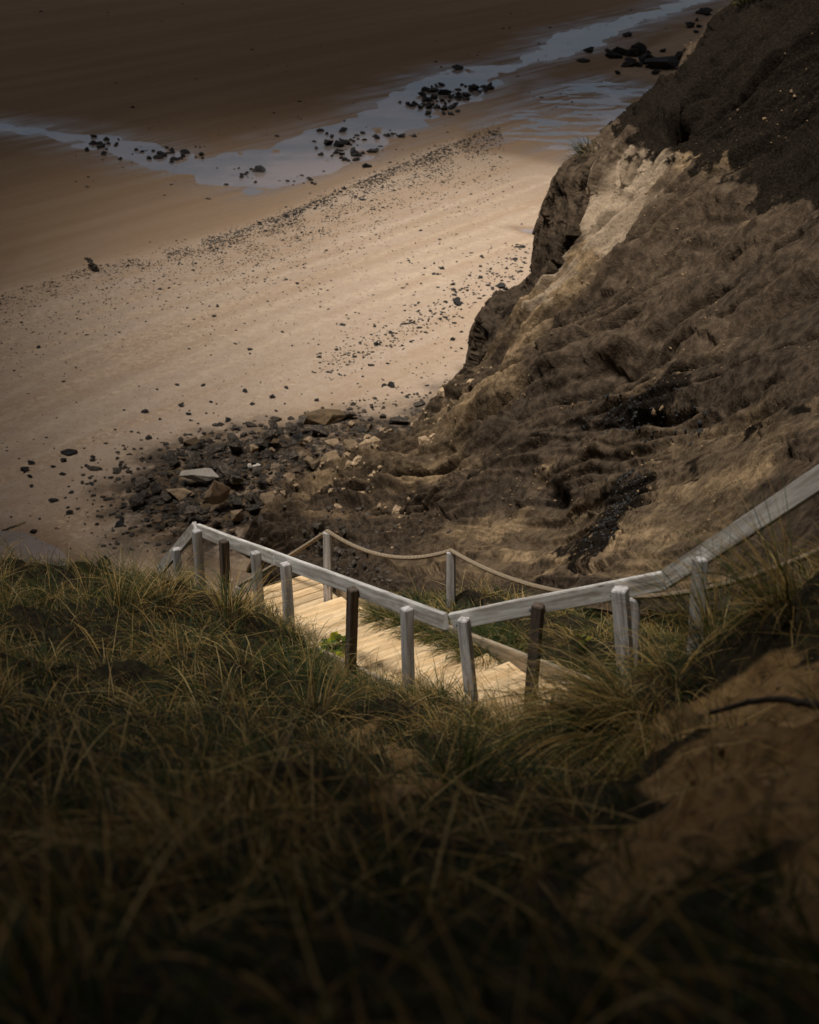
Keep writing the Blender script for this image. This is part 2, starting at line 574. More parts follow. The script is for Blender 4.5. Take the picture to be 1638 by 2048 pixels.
def poly_line(P, ln):
    """Signed distance to an open line."""
    best = np.full(len(P), 1e9)
    for a, b in zip(ln[:-1], ln[1:]):
        ab = b - a
        t = np.clip(((P - a) @ ab) / (ab @ ab), 0, 1)
        v = P - a - t[:, None] * ab
        d = np.linalg.norm(v, axis=1)
        sg = np.sign(ab[0] * v[:, 1] - ab[1] * v[:, 0])
        m = d < np.abs(best)
        best[m] = (d * sg)[m]
    return best


def beach_h(P):
    P = np.asarray(P, dtype=float)
    q = np.c_[P, np.zeros(len(P))]
    h = 0.018 * fbm(q * 0.12, 4) + 0.05
    wob = 0.9 * fbm(q * 0.22 + 3, 4)
    sd = poly_sd(P, CH) + wob
    h -= 0.085 * sstep(-2.2, 2.2, sd) + 0.055 * sstep(-1, 2, sd) * fbm(q * np.array([.6, .35, 1]), 4)
    sd2 = poly_sd(P, CH2)
    stripe = fbm(np.c_[P[:, 0] * 0.22 + P[:, 1] * 0.03, P[:, 1] * 0.75, np.zeros(len(P))] + 31, 5, .62)
    h -= sstep(-0.5, 5.0, sd2) * (0.055 + 0.14 * stripe)
    h -= 0.12 * sstep(-0.15, 0.3, poly_sd(P, CH3) + 0.15 * wob)
    h -= 0.16 * sstep(-0.8, 1.0, poly_sd(P, CH4) + 0.5 * wob)
    rs = poly_sd(P, RUB)
    h += sstep(-1.0, 5.0, rs) * (0.55 + 0.35 * fbm(q * 0.45 + 8, 4)) + 0.05 * sstep(-3, 0, rs)
    return BEACH + h


def make_beach():
    xs = np.r_[np.linspace(-140, -52, 60), np.linspace(-51.6, 52, 300), np.linspace(52.6, 150, 60)]
    ys = np.r_[np.linspace(8, 36, 20), 36.3 * (200 / 36.3) ** np.linspace(0, 1, 520), np.linspace(203, 330, 30)]
    X, Y = np.meshgrid(xs, ys, indexing='ij')
    P = np.stack([X.ravel(), Y.ravel()], 1)
    z = beach_h(P)
    q = np.c_[P, np.zeros(len(P))]
    sd = poly_sd(P, CH)
    # seaward of the channel the sand is wet; landward it dries quickly
    sp = W2([tuple(a) for a in STRAND] + [(1100, 215), (1300, 100), (1500, 0)])
    yline = np.interp(P[:, 0], sp[:, 0], sp[:, 1], left=sp[0, 1] - 4, right=400)
    wet = 0.75 * sstep(-1, 3, P[:, 1] - yline) + 0.35 * sstep(2, 22, P[:, 1] - yline)
    for c_, w_ in ((CH, 3.0), (CH2, 2.5), (CH3, .8), (CH4, 1.6)):
        wet = np.maximum(wet, sstep(-w_, 0.3, poly_sd(P, c_)))
    rs = poly_sd(P, RUB)
    deb = sstep(-2.5, 1.5, rs + 1.2 * fbm(q * 0.5, 3))
    film = np.zeros(len(P))
    for c_, a_, b_ in ((CH, -5.0, 1.0), (CH2, -3.0, 2.0), (CH3, -.8, .2), (CH4, -2.0, .5)):
        film = np.maximum(film, sstep(a_, b_, poly_sd(P, c_) + 1.5 * fbm(q * .3 + 2, 4)))
    track = np.zeros(len(P))
    for ln in TRACKS:
        d_ = poly_line(P, ln) + 0.12 * fbm(q * .6, 3)
        for o_ in (-.85, .85): track = np.maximum(track, np.exp(-((d_ - o_) / .30) ** 2))
    flake = sstep(3, 9, yline - P[:, 1]) * sstep(2, -10, P[:, 0] + 0.25 * (P[:, 1] - 60))
    me = np_mesh("beach", np.c_[P, z], grid_faces(len(xs), len(ys)), True,
                 dict(wet=np.clip(wet, 0, 1), debris=deb, flake=flake, film=film, track=track))
    o = link("beach", me, M["sand"])
    tag(o, kind="structure")
    # far shore and sea to the horizon
    s = 6000.0
    V = [(-s, -s, BEACH - .75), (s, -s, BEACH - .75), (s, s, BEACH - .75), (-s, s, BEACH - .75)]
    g = link("ground", np_mesh("ground", V, [(0, 1, 2, 3)], False), M["sand"]); tag(g, kind="structure")
    # one water level fills every hollow of the sand
    V = [(-135, 20, BEACH), (145, 20, BEACH), (145, 325, BEACH), (-135, 325, BEACH)]
    w = link("tidal_water", np_mesh("tidal_water", V, [(0, 1, 2, 3)], False), M["water"]); tag(w, kind="structure")
    V = [(-s, 330, BEACH - .1), (s, 330, BEACH - .1), (s, s, BEACH - .1), (-s, s, BEACH - .1)]
    w = link("sea", np_mesh("sea", V, [(0, 1, 2, 3)], False), M["water"]); tag(w, kind="structure")


make_beach()

# ------------------------------------------------------------------ cliff
ROWS = [
    [(560, 1235, 44), (700, 1235, 38), (850, 1235, 33), (1000, 1235, 28.5), (1150, 1235, 24), (1300, 1235, 20), (1450, 1235, 17), (1638, 1235, 13.8), (1900, 1200, 11.5)],
    [(560, 1110, 48), (680, 1110, 44), (800, 1115, 40.5), (930, 1110, 36.5), (1080, 1100, 32), (1230, 1080, 27.5), (1400, 1050, 23), (1638, 980, 18.5), (1950, 880, 15)],
    [(560, 1045, 52), (680, 1040, 49), (800, 1020, 46), (930, 980, 42.5), (1080, 920, 39), (1230, 860, 35), (1400, 790, 31), (1638, 690, 27), (1950, 560, 24)],
    [(640, 990, 55.5), (720, 960, 54), (820, 915, 51.5), (930, 850, 49), (1060, 770, 46.5), (1200, 670, 44), (1400, 540, 41), (1638, 390, 38), (1950, 220, 36)],
    [(760, 910, 59), (840, 870, 57), (920, 825, 55.5), (1020, 745, 53.5), (1130, 650, 51.5), (1260, 530, 49.5), (1430, 380, 47.5), (1638, 220, 46), (1950, 20, 45)],
    [(900, 805, 63), (950, 770, 61), (1000, 735, 59), (1100, 640, 57), (1200, 520, 55), (1300, 420, 54), (1400, 310, 53), (1570, 130, 51), (1900, -170, 50)],
    [(957, 770, 65), (1020, 710, 62.5), (1090, 645, 61), (1150, 570, 60.5), (1172, 480, 60), (1190, 400, 60), (1205, 320, 60), (1420, 190, 59), (1850, -150, 58)],
    [(943, 778, 66.2), (960, 700, 66), (985, 640, 66), (1068, 565, 66), (1088, 440, 66), (1110, 390, 66), (1160, 325, 66), (1330, 180, 66), (1500, -20, 66)],
]


def catmull(P, t):
    P = np.asarray(P)
    n = len(P)
    i = np.clip(np.floor(t).astype(int), 0, n - 2)
    f = (t - i)[:, None]
    p0, p1, p2, p3 = P[np.maximum(i - 1, 0)], P[i], P[i + 1], P[np.minimum(i + 2, n - 1)]
    return 0.5 * (2 * p1 + (p2 - p0) * f + (2 * p0 - 5 * p1 + 4 * p2 - p3) * f ** 2 + (3 * p1 - p0 - 3 * p2 + p3) * f ** 3)


def make_cliff():
    rows = []
    for r in ROWS:
        w = np.array([U(*a) for a in r])
        ext = w[0] + (w[0] - w[1]) * 0.4 + np.array([0, 0, -1.5])
        rows.append(np.r_[[ext], w])
    rows.append(rows[-1] + np.array([7, 18, -1.5]))
    rows.append(rows[-2] + np.array([40, 100, -2]))
    nr, nc = len(rows), len(rows[0])
    nu, nv = 560, 860
    tu = np.linspace(0, nc - 1, nu)
    G = np.array([catmull(r, tu) for r in rows])            # nr, nu, 3
    # more samples where rows are seen
    tv = np.interp(np.linspace(0, 1, nv), [0, .1, .72, .93, 1], [0, 1, 5, nr - 3, nr - 1])
    H = np.stack([catmull(G[:, k], tv) for k in range(nu)], 0)   # nu, nv, 3
    # normals
    du = np.gradient(H, axis=0); dv = np.gradient(H, axis=1)
    N = np.cross(dv, du); N /= np.linalg.norm(N, axis=2)[..., None] + 1e-9
    if N[nu // 2, nv // 3, 2] < 0: N = -N
    u = np.repeat(tu[:, None], nv, 1); v = np.repeat(tv[None, :], nu, 0)
    P = H.reshape(-1, 3); Nn = N.reshape(-1, 3)
    uf, vf = u.ravel(), v.ravel()
    near = np.clip(np.linalg.norm(P, axis=1) / 45, 0.4, 1.1)
    warp = fbm(P * 0.35 + 3, 4) * 0.35
    gul = ridged(np.c_[vf * 2.3 + 0.5 * fbm(P * 0.10, 3), uf * 0.22, uf * 0 + 2], 4, 0.5) - 0.5
    lump = fbm(P * 0.13 + 4, 4, 0.5)
    slab = cells(np.c_[uf * 0.55 + warp * .6, vf * 5.0 + warp, uf * 0])
    slab3 = cells(np.c_[uf * 1.3 + warp, vf * 9.0 + warp, uf * 0 + 8])
    slab2 = cells(np.c_[uf * 2.9 + warp, vf * 9.5 + warp * 1.5, uf * 0 + 4])
    clod = cells(P * 1.5 + warp[:, None])
    rough = fbm(P * 1.1 + 11, 4, 0.5)
    steep = sstep(5.3, 6.2, vf)                      # the rocky far face
    col_ = cells(P * np.array([.42, .42, .16]) + warp[:, None] * .8)
    col2 = cells(P * np.array([1.0, 1.0, .5]) + warp[:, None])
    nearf = sstep(0.9, 2.4, vf)
    amp = 0.95 * gul * (1 - 0.6 * steep) * (.35 + .65 * nearf) + 0.45 * lump + (0.42 * slab + 0.16 * slab3) * (1 - .5 * steep) + 0.02 * clod + 0.11 * rough + steep * (0.75 * col_ + 0.30 * col2)
    grv = ridged(np.c_[vf * 4.2 + .4 * warp, uf * 0.16, uf * 0 + 21], 2, 0.4)
    amp = amp - 0.95 * sstep(0.9, 1.36, grv) * nearf * (1 - steep)
    ledge = np.exp(-((vf - 4.95) / 0.18) ** 2) * sstep(1, 3, uf)
    amp = amp + 0.22 * ledge
    # caves and slump scars, measured on the face
    px, py = pix(P)
    def spot(cx, cy, rx, ry, ang=0.0):
        a = R(ang); dx, dy = px - cx, py - cy
        X = dx * math.cos(a) + dy * math.sin(a); Y = -dx * math.sin(a) + dy * math.cos(a)
        return np.exp(-((X / rx) ** 2 + (Y / ry) ** 2))
    vis = (vf > 0.6) & (vf < 7.2)
    cave = 1.6 * spot(1168, 490, 12, 45, 8) + 1.8 * spot(1345, 275, 45, 22, 25) + 0.9 * spot(965, 930, 60, 12, -38) + 0.8 * spot(1100, 985, 30, 20) + 0.8 * spot(780, 470, 1, 1)
    scar = 0.9 * spot(880, 900, 90, 40, -30) + 0.8 * spot(1100, 1050, 110, 45, -10) + 0.6 * spot(1000, 760, 60, 14, -45)
    amp = amp - (cave + scar) * vis
    P2 = P + Nn * (amp * near * 0.8)[:, None]
    # materials of the face
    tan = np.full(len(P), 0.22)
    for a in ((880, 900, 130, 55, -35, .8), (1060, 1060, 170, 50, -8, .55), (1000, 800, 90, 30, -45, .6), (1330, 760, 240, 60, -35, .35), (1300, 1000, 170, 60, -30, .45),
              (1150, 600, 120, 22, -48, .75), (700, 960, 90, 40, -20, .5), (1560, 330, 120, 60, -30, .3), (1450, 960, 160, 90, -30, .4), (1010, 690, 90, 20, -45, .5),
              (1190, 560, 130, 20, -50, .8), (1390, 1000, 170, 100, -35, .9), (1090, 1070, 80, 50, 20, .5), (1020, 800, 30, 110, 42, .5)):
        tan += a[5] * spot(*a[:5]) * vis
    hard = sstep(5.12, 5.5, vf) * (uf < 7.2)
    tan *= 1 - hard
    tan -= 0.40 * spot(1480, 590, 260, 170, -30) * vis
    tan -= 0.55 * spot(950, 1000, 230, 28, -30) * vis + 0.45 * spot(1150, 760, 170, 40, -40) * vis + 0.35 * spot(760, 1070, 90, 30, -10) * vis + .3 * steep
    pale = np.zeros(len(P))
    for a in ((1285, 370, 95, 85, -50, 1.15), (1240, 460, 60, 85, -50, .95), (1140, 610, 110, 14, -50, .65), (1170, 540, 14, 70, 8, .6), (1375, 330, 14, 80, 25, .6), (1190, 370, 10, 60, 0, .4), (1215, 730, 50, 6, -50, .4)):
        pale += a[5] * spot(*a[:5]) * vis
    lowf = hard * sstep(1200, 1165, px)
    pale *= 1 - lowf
    peat_shade = 1.2 * sstep(230, -150, py - (225 + 0.34 * (px - 1330))) * (px > 1230) * vis  # dark earth at upper right, with missing shade also put into its colour
    peat_shade += 0.38 * lowf * vis
    peat_shade += 0.55 * sstep(380, 200, py + (1330 - px) * 0.55) * vis * (px > 1150)
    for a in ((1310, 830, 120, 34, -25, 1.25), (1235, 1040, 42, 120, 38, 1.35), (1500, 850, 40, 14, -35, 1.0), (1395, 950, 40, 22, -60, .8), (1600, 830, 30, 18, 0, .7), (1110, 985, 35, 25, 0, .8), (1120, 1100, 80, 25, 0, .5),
              (640, 1100, 90, 30, 0, .55), (1345, 275, 60, 30, 25, .9), (1500, 260, 200, 40, -20, .5)):  # spot at the upper cave puts the hollow's shade into the colour
        peat_shade += a[5] * spot(*a[:5]) * vis
    me = np_mesh("cliff", P2, grid_faces(nu, nv), True, dict(su=uf, sv=vf, tan=tan, pale=np.clip(pale, 0, 1.2) - .05, peat_shade=np.clip(peat_shade, 0, 1.3)))
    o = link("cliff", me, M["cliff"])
    tag(o, kind="structure")
    return P2, px, py, vf, uf


CLIFF_P, CLIFF_PX, CLIFF_PY, CLIFF_V, CLIFF_U = make_cliff()

# ------------------------------------------------------------------ stair lines
N0 = U(893, 1243, 12.5)                   # top of the lower handrail at its near end
N1 = U(398, 1060, 17.0)                   # and at its far end
N2 = U(318, 1142, 20.0)                   # foot of the last, steep handrail
E0 = U(900, 1243, 12.4)
E1 = U(1330, 1160, 11.3)
E2 = E1 + (U(1720, 905, 8.6) - E1) * 1.7
RUN = (N1 - N0); RUN_H = np.array([RUN[0], RUN[1], 0]); RUN_L = np.linalg.norm(RUN_H); RUN_H /= RUN_L
PERP = np.array([RUN_H[1], -RUN_H[0], 0])
FLOOR = 1.02
WIDTH = 1.12


def stair_floor(s):
    return N0[2] - FLOOR + RUN[2] * s / RUN_L


# ------------------------------------------------------------------ dune: a smooth surface through surveyed points
DP = [U(*a) for a in [
    (1430, 1262, 8.7), (1525, 1222, 8.4),     (819, 2048, 2.4), (0, 2048, 2.3), (1638, 2048, 2.2), (819, 1800, 3.8), (0, 1800, 3.5), (1638, 1800, 3.5), (1300, 1680, 4.4), (819, 1600, 6.0), (300, 1600, 5.8), (0, 1600, 5.5), (1638, 1560, 5.2),
    (0, 1400, 9), (0, 1250, 12.4), (0, 1190, 15.0), (150, 1190, 15.4), (300, 1195, 15.4), (300, 1320, 12.2), (300, 1450, 8.8), (480, 1215, 14.6), (480, 1320, 12.4), (480, 1450, 9.5), (600, 1360, 12.2),
    (700, 1450, 10.8), (860, 1470, 11.2), (900, 1540, 8.8), (1100, 1500, 8.6), (1250, 1480, 8.0),
    (1330, 1370, 9.1), (1638, 1165, 8.2), (1638, 1320, 7.2), (1500, 1380, 7.7), (1400, 1480, 7.2), (1638, 1450, 6.0), (1100, 1650, 5.3), (600, 1650, 5.3)]]
DP += [np.array(a) for a in [
    (0, -3, -0.6), (-6, -2, -0.8), (6, -2, 0.4), (6, 3, -0.8), (7, 7, -2.6), (9, 12, -6.5), (-7, 3, -2.8), (-9, 8, -5.0), (-9, 15, -8.6), (5.5, 10.5, -6.4), (4, 12.5, -8.4), (6, 15, -10.5),
    (-12, 24, -16), (-6, 21, -13.5), (-3.6, 19.5, -12.8), (-1.5, 18, -12.6), (0.5, 17, -11.4), (2.5, 15.5, -10.2), (0.6, 14.6, -8.7), (1.6, 12.9, -7.8), (-0.6, 15.3, -9.6), (8, 20, -15), (0, 24, -17), (-6, 30, -22), (4, 28, -20), (-14, 32, -24), (1.2, 12.4, -7.75)]]
for s in np.linspace(-0.6, 5.6, 8):
    for w in (0.2, 0.7, 1.15):
        b = N0 + RUN_H * s + PERP * w
        DP.append(np.array([b[0], b[1], stair_floor(s) - (0.16 if s < 3.6 else 0.16 + (s - 3.6) * 0.5)]))
for s in np.linspace(0.2, 5.4, 7):
    b = N0 + RUN_H * s - PERP * 0.42
    DP.append(np.array([b[0], b[1], stair_floor(s) + 0.36]))
    b = N0 + RUN_H * s - PERP * 0.2
    DP.append(np.array([b[0], b[1], stair_floor(s) + 0.2]))
for k in np.linspace(0.22, 1.0, 4):
    b = E0 + (E1 - E0) * k
    DP.append(b + np.array([-0.12, -0.45, -0.74])); DP.append(b + np.array([0.1, 0.15, -0.86]))
for k in np.linspace(0.2, 1.0, 4):
    b = E0 + (E1 - E0) * k + np.array([0.5, 0.7, -1.15]); DP.append(b)
DP = np.array(DP)


def tps_fit(P, lam=2e-3):
    n = len(P)
    d = np.linalg.norm(P[:, None, :2] - P[None, :, :2], axis=2)
    K = np.where(d > 0, d * d * np.log(d + 1e-12), 0) + lam * np.eye(n) * 50
    A = np.zeros((n + 3, n + 3))
    A[:n, :n] = K; A[:n, n] = 1; A[:n, n + 1:] = P[:, :2]; A[n, :n] = 1; A[n + 1:, :n] = P[:, :2].T
    return np.linalg.solve(A, np.r_[P[:, 2], 0, 0, 0])


TPS = tps_fit(DP)


def stair_coords(P):
    q = P[:, :2] - N0[:2]
    return q @ RUN_H[:2], q @ PERP[:2]


def dune_h(P):
    P = np.asarray(P, dtype=float)[:, :2]
    out = np.empty(len(P))
    n = len(DP)
    for i in range(0, len(P), 20000):
        b = P[i:i + 20000]
        d = np.linalg.norm(b[:, None] - DP[None, :, :2], axis=2)
        out[i:i + 20000] = (d * d * np.log(d + 1e-12)) @ TPS[:n] + TPS[n] + b @ TPS[n + 1:]
    q = np.c_[P, np.zeros(len(P))]
    s, w = stair_coords(P)
    onst = sstep(-0.14, 0.02, w) * sstep(WIDTH + .45, WIDTH + .1, w) * sstep(-1.6, -1.0, s) * sstep(4.9, 4.4, s)
    lump = 0.26 * fbm(q * 0.75, 3) + 0.11 * fbm(q * 2.6 + 5, 5, .6)
    lump = lump * sstep(1.0, 3.0, P[:, 1])
    z = out + lump * (1 - onst)
    tgt = np.minimum(z, stair_floor(np.clip(s, -1.6, 3.7)) - 0.17)
    return z * (1 - onst) + tgt * onst


def bare_mask(P):
    px, py = pix(np.c_[P[:, :2], P[:, 2]])
    wq = np.c_[P[:, :2] * 1.3, np.zeros(len(P))]
    px = px + 110 * fbm(wq, 4); py = py + 90 * fbm(wq + 30, 4)
    def spot(cx, cy, rx, ry, ang=0.0):
        a = R(ang); dx, dy = px - cx, py - cy
        X = dx * math.cos(a) + dy * math.sin(a); Y = -dx * math.sin(a) + dy * math.cos(a)
        return np.exp(-((X / rx) ** 2 + (Y / ry) ** 2) ** 2)
    m = np.zeros(len(P))
    for a in ((1560, 1440, 150, 120, 0), (1500, 1560, 210, 130, 0), (1330, 1690, 230, 110, -20), (790, 1560, 70, 60, 0), (1650, 1750, 120, 150, 0)):
        m = np.maximum(m, spot(*a))
    s, w = stair_coords(P)
    m = np.maximum(m, sstep(-.1, .1, w) * sstep(WIDTH + .15, WIDTH - .05, w) * sstep(-1.6, -1, s) * sstep(5, 4, s))
    return m


def make_dune():
    xs = np.linspace(-14, 10, 420)
    ys = np.linspace(-4, 34, 560)
    X, Y = np.meshgrid(xs, ys, indexing='ij')
    P = np.stack([X.ravel(), Y.ravel()], 1)
    z = dune_h(P)
    P3 = np.c_[P, z]
    b_ = bare_mask(P3) * (stair_coords(P)[1] < -.3)
    q = np.c_[P, np.zeros(len(P))]
    wp = fbm(q * 2, 3)[:, None] * .25
    P3[:, 2] += b_ * (0.07 * cells(q * 2.1 + wp) + 0.045 * cells(q * 5.5 + wp) + 0.03 * fbm(q * 7, 3))
    me = np_mesh("dune", P3, grid_faces(len(xs), len(ys)), True, dict(bare=bare_mask(P3)))
    o = link("dune", me, M["dune"])
    tag(o, kind="structure")


make_dune()

# ------------------------------------------------------------------ timber
def board(name, p0, p1, w, h, mat, parent=None, base=(0, 0, 0), bev=0.006, up=None, wob=0.0, segs=1):
    """A sawn board from p0 to p1 as its own mesh; local X runs along the grain."""
    p0, p1 = Vector(p0), Vector(p1)
    x = (p1 - p0); L = x.length; x.normalize()
    upv = Vector(up) if up is not None else Vector((0, 0, 1))
    y = upv.cross(x)
    if y.length < 1e-4: y = Vector((0, 1, 0)).cross(x)
    y.normalize(); z = x.cross(y)
    bm = bmesh.new()
    n = max(1, segs)
    rings = []
    for k in range(n + 1):
        a = -L / 2 + L * k / n
        oy = random.uniform(-wob, wob); oz = random.uniform(-wob, wob)
        rings.append([bm.verts.new((a, sy * w / 2 + oy, sz * h / 2 + oz)) for sy, sz in ((-1, -1), (1, -1), (1, 1), (-1, 1))])
    for k in range(n):
        for j in range(4):
            bm.faces.new((rings[k][j], rings[k][(j + 1) % 4], rings[k + 1][(j + 1) % 4], rings[k + 1][j]))
    bm.faces.new(rings[0][::-1]); bm.faces.new(rings[-1])
    bmesh.ops.recalc_face_normals(bm, faces=bm.faces)
    if bev: bmesh.ops.bevel(bm, geom=[e for e in bm.edges if e.calc_face_angle(0) > 0.6], offset=bev, segments=2, affect='EDGES')
    me = bpy.data.meshes.new(name); bm.to_mesh(me); bm.free()
    o = link(name, me, mat, parent)
    o.matrix_local = Matrix.Translation((p0 + p1) / 2 - Vector(base)) @ Matrix((x, y, z)).transposed().to_4x4()
    return o


def bolt(parent_post, off):
    bm = bmesh.new()
    bmesh.ops.create_cone(bm, cap_ends=True, segments=12, radius1=0.026, radius2=0.026, depth=0.006)
    b2 = bmesh.ops.create_cone(bm, cap_ends=True, segments=6, radius1=0.015, radius2=0.013, depth=0.02)
    bmesh.ops.translate(bm, verts=b2["verts"], vec=(0, 0, 0.012))
    me = bpy.data.meshes.new("bolt"); bm.to_mesh(me); bm.free()
    o = link("bolt", me, M["bolt"], parent_post)
    o.location = off[0]; o.rotation_euler = off[1]
    return o


def post(parent, base, top, foot, mat, face, size=0.092):
    """Square post, leaning as built; face = horizontal direction towards the rail board."""
    o = board("post", foot, top, size, size, mat, parent, base, 0.007, up=face, wob=0.002, segs=5)
    L = (Vector(top) - Vector(foot)).length
    bolt(o, ((L / 2 - 0.075, -size / 2 - 0.003, 0.0), (R(90), 0, 0)))
    return o


def handrail(label, lines, posts, group=None):
    """lines: (p0, p1) board axes; posts: (line index, t, foot shift along the line, material)."""
    c = np.mean([p for l in lines for p in l], axis=0); base = (c[0], c[1], c[2] - FLOOR)
    root = empty("handrail", base)
    tag(root, label, "handrail", group)
    for p0, p1 in lines:
        board("rail_board", p0, p1, 0.05, 0.155, M["rail"], root, base, 0.006, wob=0.002, segs=6)
    for li, t, lean, mk, drop in posts:
        p0, p1 = lines[li]
        d = p1 - p0; dh = np.array([d[0], d[1], 0]); dh /= np.linalg.norm(dh)
        side = np.array([dh[1], -dh[0], 0])
        if side[1] > 0: side = -side                    # posts stand on the near side of the board
        a = p0 + d * t
        top = a + side * 0.0745 + np.array([0, 0, 0.035 if abs(d[2]) < .6 * np.linalg.norm(d) else -0.05])
        foot = top + dh * lean + np.array([0, 0, -1.2 - drop])
        post(root, base, top, foot, M[mk], -side, 0.118 if lean == 0.16 else 0.092)
    return root


LJ = N0 + (N1 - N0) * 0.62                       # joint between the two boards
lift = np.array([0, 0, 0.018])
handrail("long bleached wooden handrail descending beside the lit lower stairs",
         [(N0, LJ - RUN_H * 0.004), (LJ + RUN_H * 0.004, N1)],
         [(0, 0.165, -0.06, "post", 0), (0, 0.46, 0.10, "post_dark", 0), (0, 0.89, -0.05, "post", 0), (1, 0.17, -0.05, "post", 0), (1, 0.57, 0.06, "post_dark", 0), (1, 0.95, 0.0, "post", 0)])
handrail("short steep wooden handrail dropping behind the grass toward the rubble",
         [(N1 + np.array([-0.05, 0.06, 0.0]), N2)], [(0, 0.34, 0.0, "post", 0.1), (0, 0.97, 0.0, "post_dark", 0.2)])
ED = (E1 - E0) / np.linalg.norm(E1 - E0)
handrail("wooden handrail climbing right behind the grassy sand bank",
         [(E0 + ED * 0.02, E1), (E1 + (E2 - E1) * 0.006, E2)],
         [(0, 0.075, 0.14, "post", 0), (0, 0.44, -0.03, "post_dark", 0), (0, 0.815, 0.16, "post", 0), (1, 0.16, 0.10, "post", 0), (1, 0.60, 0.0, "post", 0)])


# rope fence on the far side of the stairs
def tube(name, pts, r, mat, parent, base, seg=10):
    pts = np.asarray(pts) - np.asarray(base)
    T = np.gradient(pts, axis=0); T /= np.linalg.norm(T, axis=1)[:, None]
    up = np.array([0, 0, 1.0])
    S = np.cross(T, up); S /= np.linalg.norm(S, axis=1)[:, None] + 1e-9
    B = np.cross(S, T)
    L = np.r_[0, np.cumsum(np.linalg.norm(np.diff(pts, axis=0), axis=1))]
    V, al, ar = [], [], []
    for k in range(seg + 1):
        a = 2 * math.pi * k / seg
        V.append(pts + r * (math.cos(a) * S + math.sin(a) * B)); al.append(L); ar.append(np.full(len(pts), k / seg))
    V = np.array(V); n = len(pts)
    me = np_mesh(name, V.reshape(-1, 3), grid_faces(seg + 1, n)[:, ::-1], True, dict(along=np.concatenate(al), around=np.concatenate(ar)))
    return link(name, me, mat, parent)


ropeT = [U(478, 1172, 18.2), U(655, 1064, 16.3), U(902, 1103, 15.4), U(1270, 1196, 12.2), U(1660, 1095, 9.9)]
rb = ropeT[2] + np.array([0, 0, -0.95])
rope_root = empty("rope_fence", rb)
tag(rope_root, "sagging beige rope strung along square wooden posts on the cliff side of the stairs", "rope fence")
for i, (p, dl) in enumerate(zip(ropeT, (0.0, -0.02, 0.02, 0.05, 0.0))):
    o = board("rope_post", p + np.array([dl, 0, -1.15]), p + np.array([0, 0, 0.0]), 0.088, 0.088, M["post"], rope_root, rb, 0.007, up=(0.2, 1, 0), wob=0.002, segs=5)
pts = []
sags = (0.02, 0.20, 0.16, 0.10)
for i in range(4):
    a, b = ropeT[i], ropeT[i + 1]
    for t in np.linspace(0, 1, 40, endpoint=(i == 3)):
        pts.append(a + (b - a) * t + np.array([0, 0, 0.012 - 4 * sags[i] * t * (1 - t)]))
tube("rope", pts, 0.025, M["rope"], rope_root, rb)

# ------------------------------------------------------------------ stairs
def make_stairs():
    base = N0 + PERP * (WIDTH / 2) + np.array([0, 0, -FLOOR])
    root = empty("wooden_staircase", base)
    tag(root, "sunlit pale wooden stairs with sandy treads going down beside the long handrail", "staircase")
    pitch = 0.36
    n = 11
    for k in range(-1, n):
        s = k * pitch
        z = stair_floor(s)
        m = N0 + RUN_H * s
        a = np.array([m[0], m[1], z]) + PERP * 0.03
        b = np.array([m[0], m[1], z]) + PERP * (WIDTH - 0.005)
        j = random.uniform(-0.008, 0.008)
        board("tread", a + np.array([0, 0, j]), b + np.array([0, 0, -j]), pitch - 0.045, 0.055, M["tread"], root, base, 0.01, wob=0.003, segs=5)
    for w, up_ in ((0.0, 0.0), (WIDTH + 0.03, 0.075)):
        a = N0 + RUN_H * (-0.75) + PERP * w; b = N0 + RUN_H * ((n - 1) * pitch + 0.3) + PERP * w
        a[2] = stair_floor(-0.75) + 0.015 + up_; b[2] = stair_floor((n - 1) * pitch + .3) + 0.015 + up_
        board("stringer", a, b, 0.05, 0.20, M["stringer"], root, base, 0.008, wob=0.003, segs=4)
    # landing at the foot, planks across
    s0 = (n - 1) * pitch + 0.36
    for k in range(5):
        s = s0 + k * 0.15
        m = N0 + RUN_H * s; z = stair_floor(s0) - 0.01
        a = np.array([m[0], m[1], z]) - PERP * 0.1; b = np.array([m[0], m[1], z]) + PERP * (WIDTH + 0.05)
        board("landing_plank", a, b, 0.142, 0.04, M["tread"], root, base, 0.006)


make_stairs()

# ------------------------------------------------------------------ rocks
def hull_mesh(seed, n=11, squash=(1, .8, .6), rough=0.05):
    rr = random.Random(seed)
    bm = bmesh.new()
    for _ in range(n):
        v = Vector((rr.gauss(0, 1), rr.gauss(0, 1), rr.gauss(0, 1))).normalized() * rr.uniform(0.36, 0.52)
        bm.verts.new((v.x * squash[0], v.y * squash[1], v.z * squash[2]))
    h = bmesh.ops.convex_hull(bm, input=bm.verts)
    bmesh.ops.delete(bm, geom=[g for g in h["geom_interior"] if isinstance(g, bmesh.types.BMVert)], context='VERTS')
    bmesh.ops.bevel(bm, geom=list(bm.edges), offset=0.010, segments=1, affect='EDGES')
    bmesh.ops.triangulate(bm, faces=bm.faces)
    bmesh.ops.subdivide_edges(bm, edges=[e for e in bm.edges if e.calc_length() > 0.12], cuts=2, use_grid_fill=True)
    bmesh.ops.triangulate(bm, faces=bm.faces)
    co = np.array([v.co for v in bm.verts])
    dd = fbm(co * 3.5 + seed, 3) * rough
    for v, d in zip(bm.verts, dd):
        v.co *= 1 + d
    bmesh.ops.recalc_face_normals(bm, faces=bm.faces)
    me = bpy.data.meshes.new("rock"); bm.to_mesh(me); bm.free()
    return me


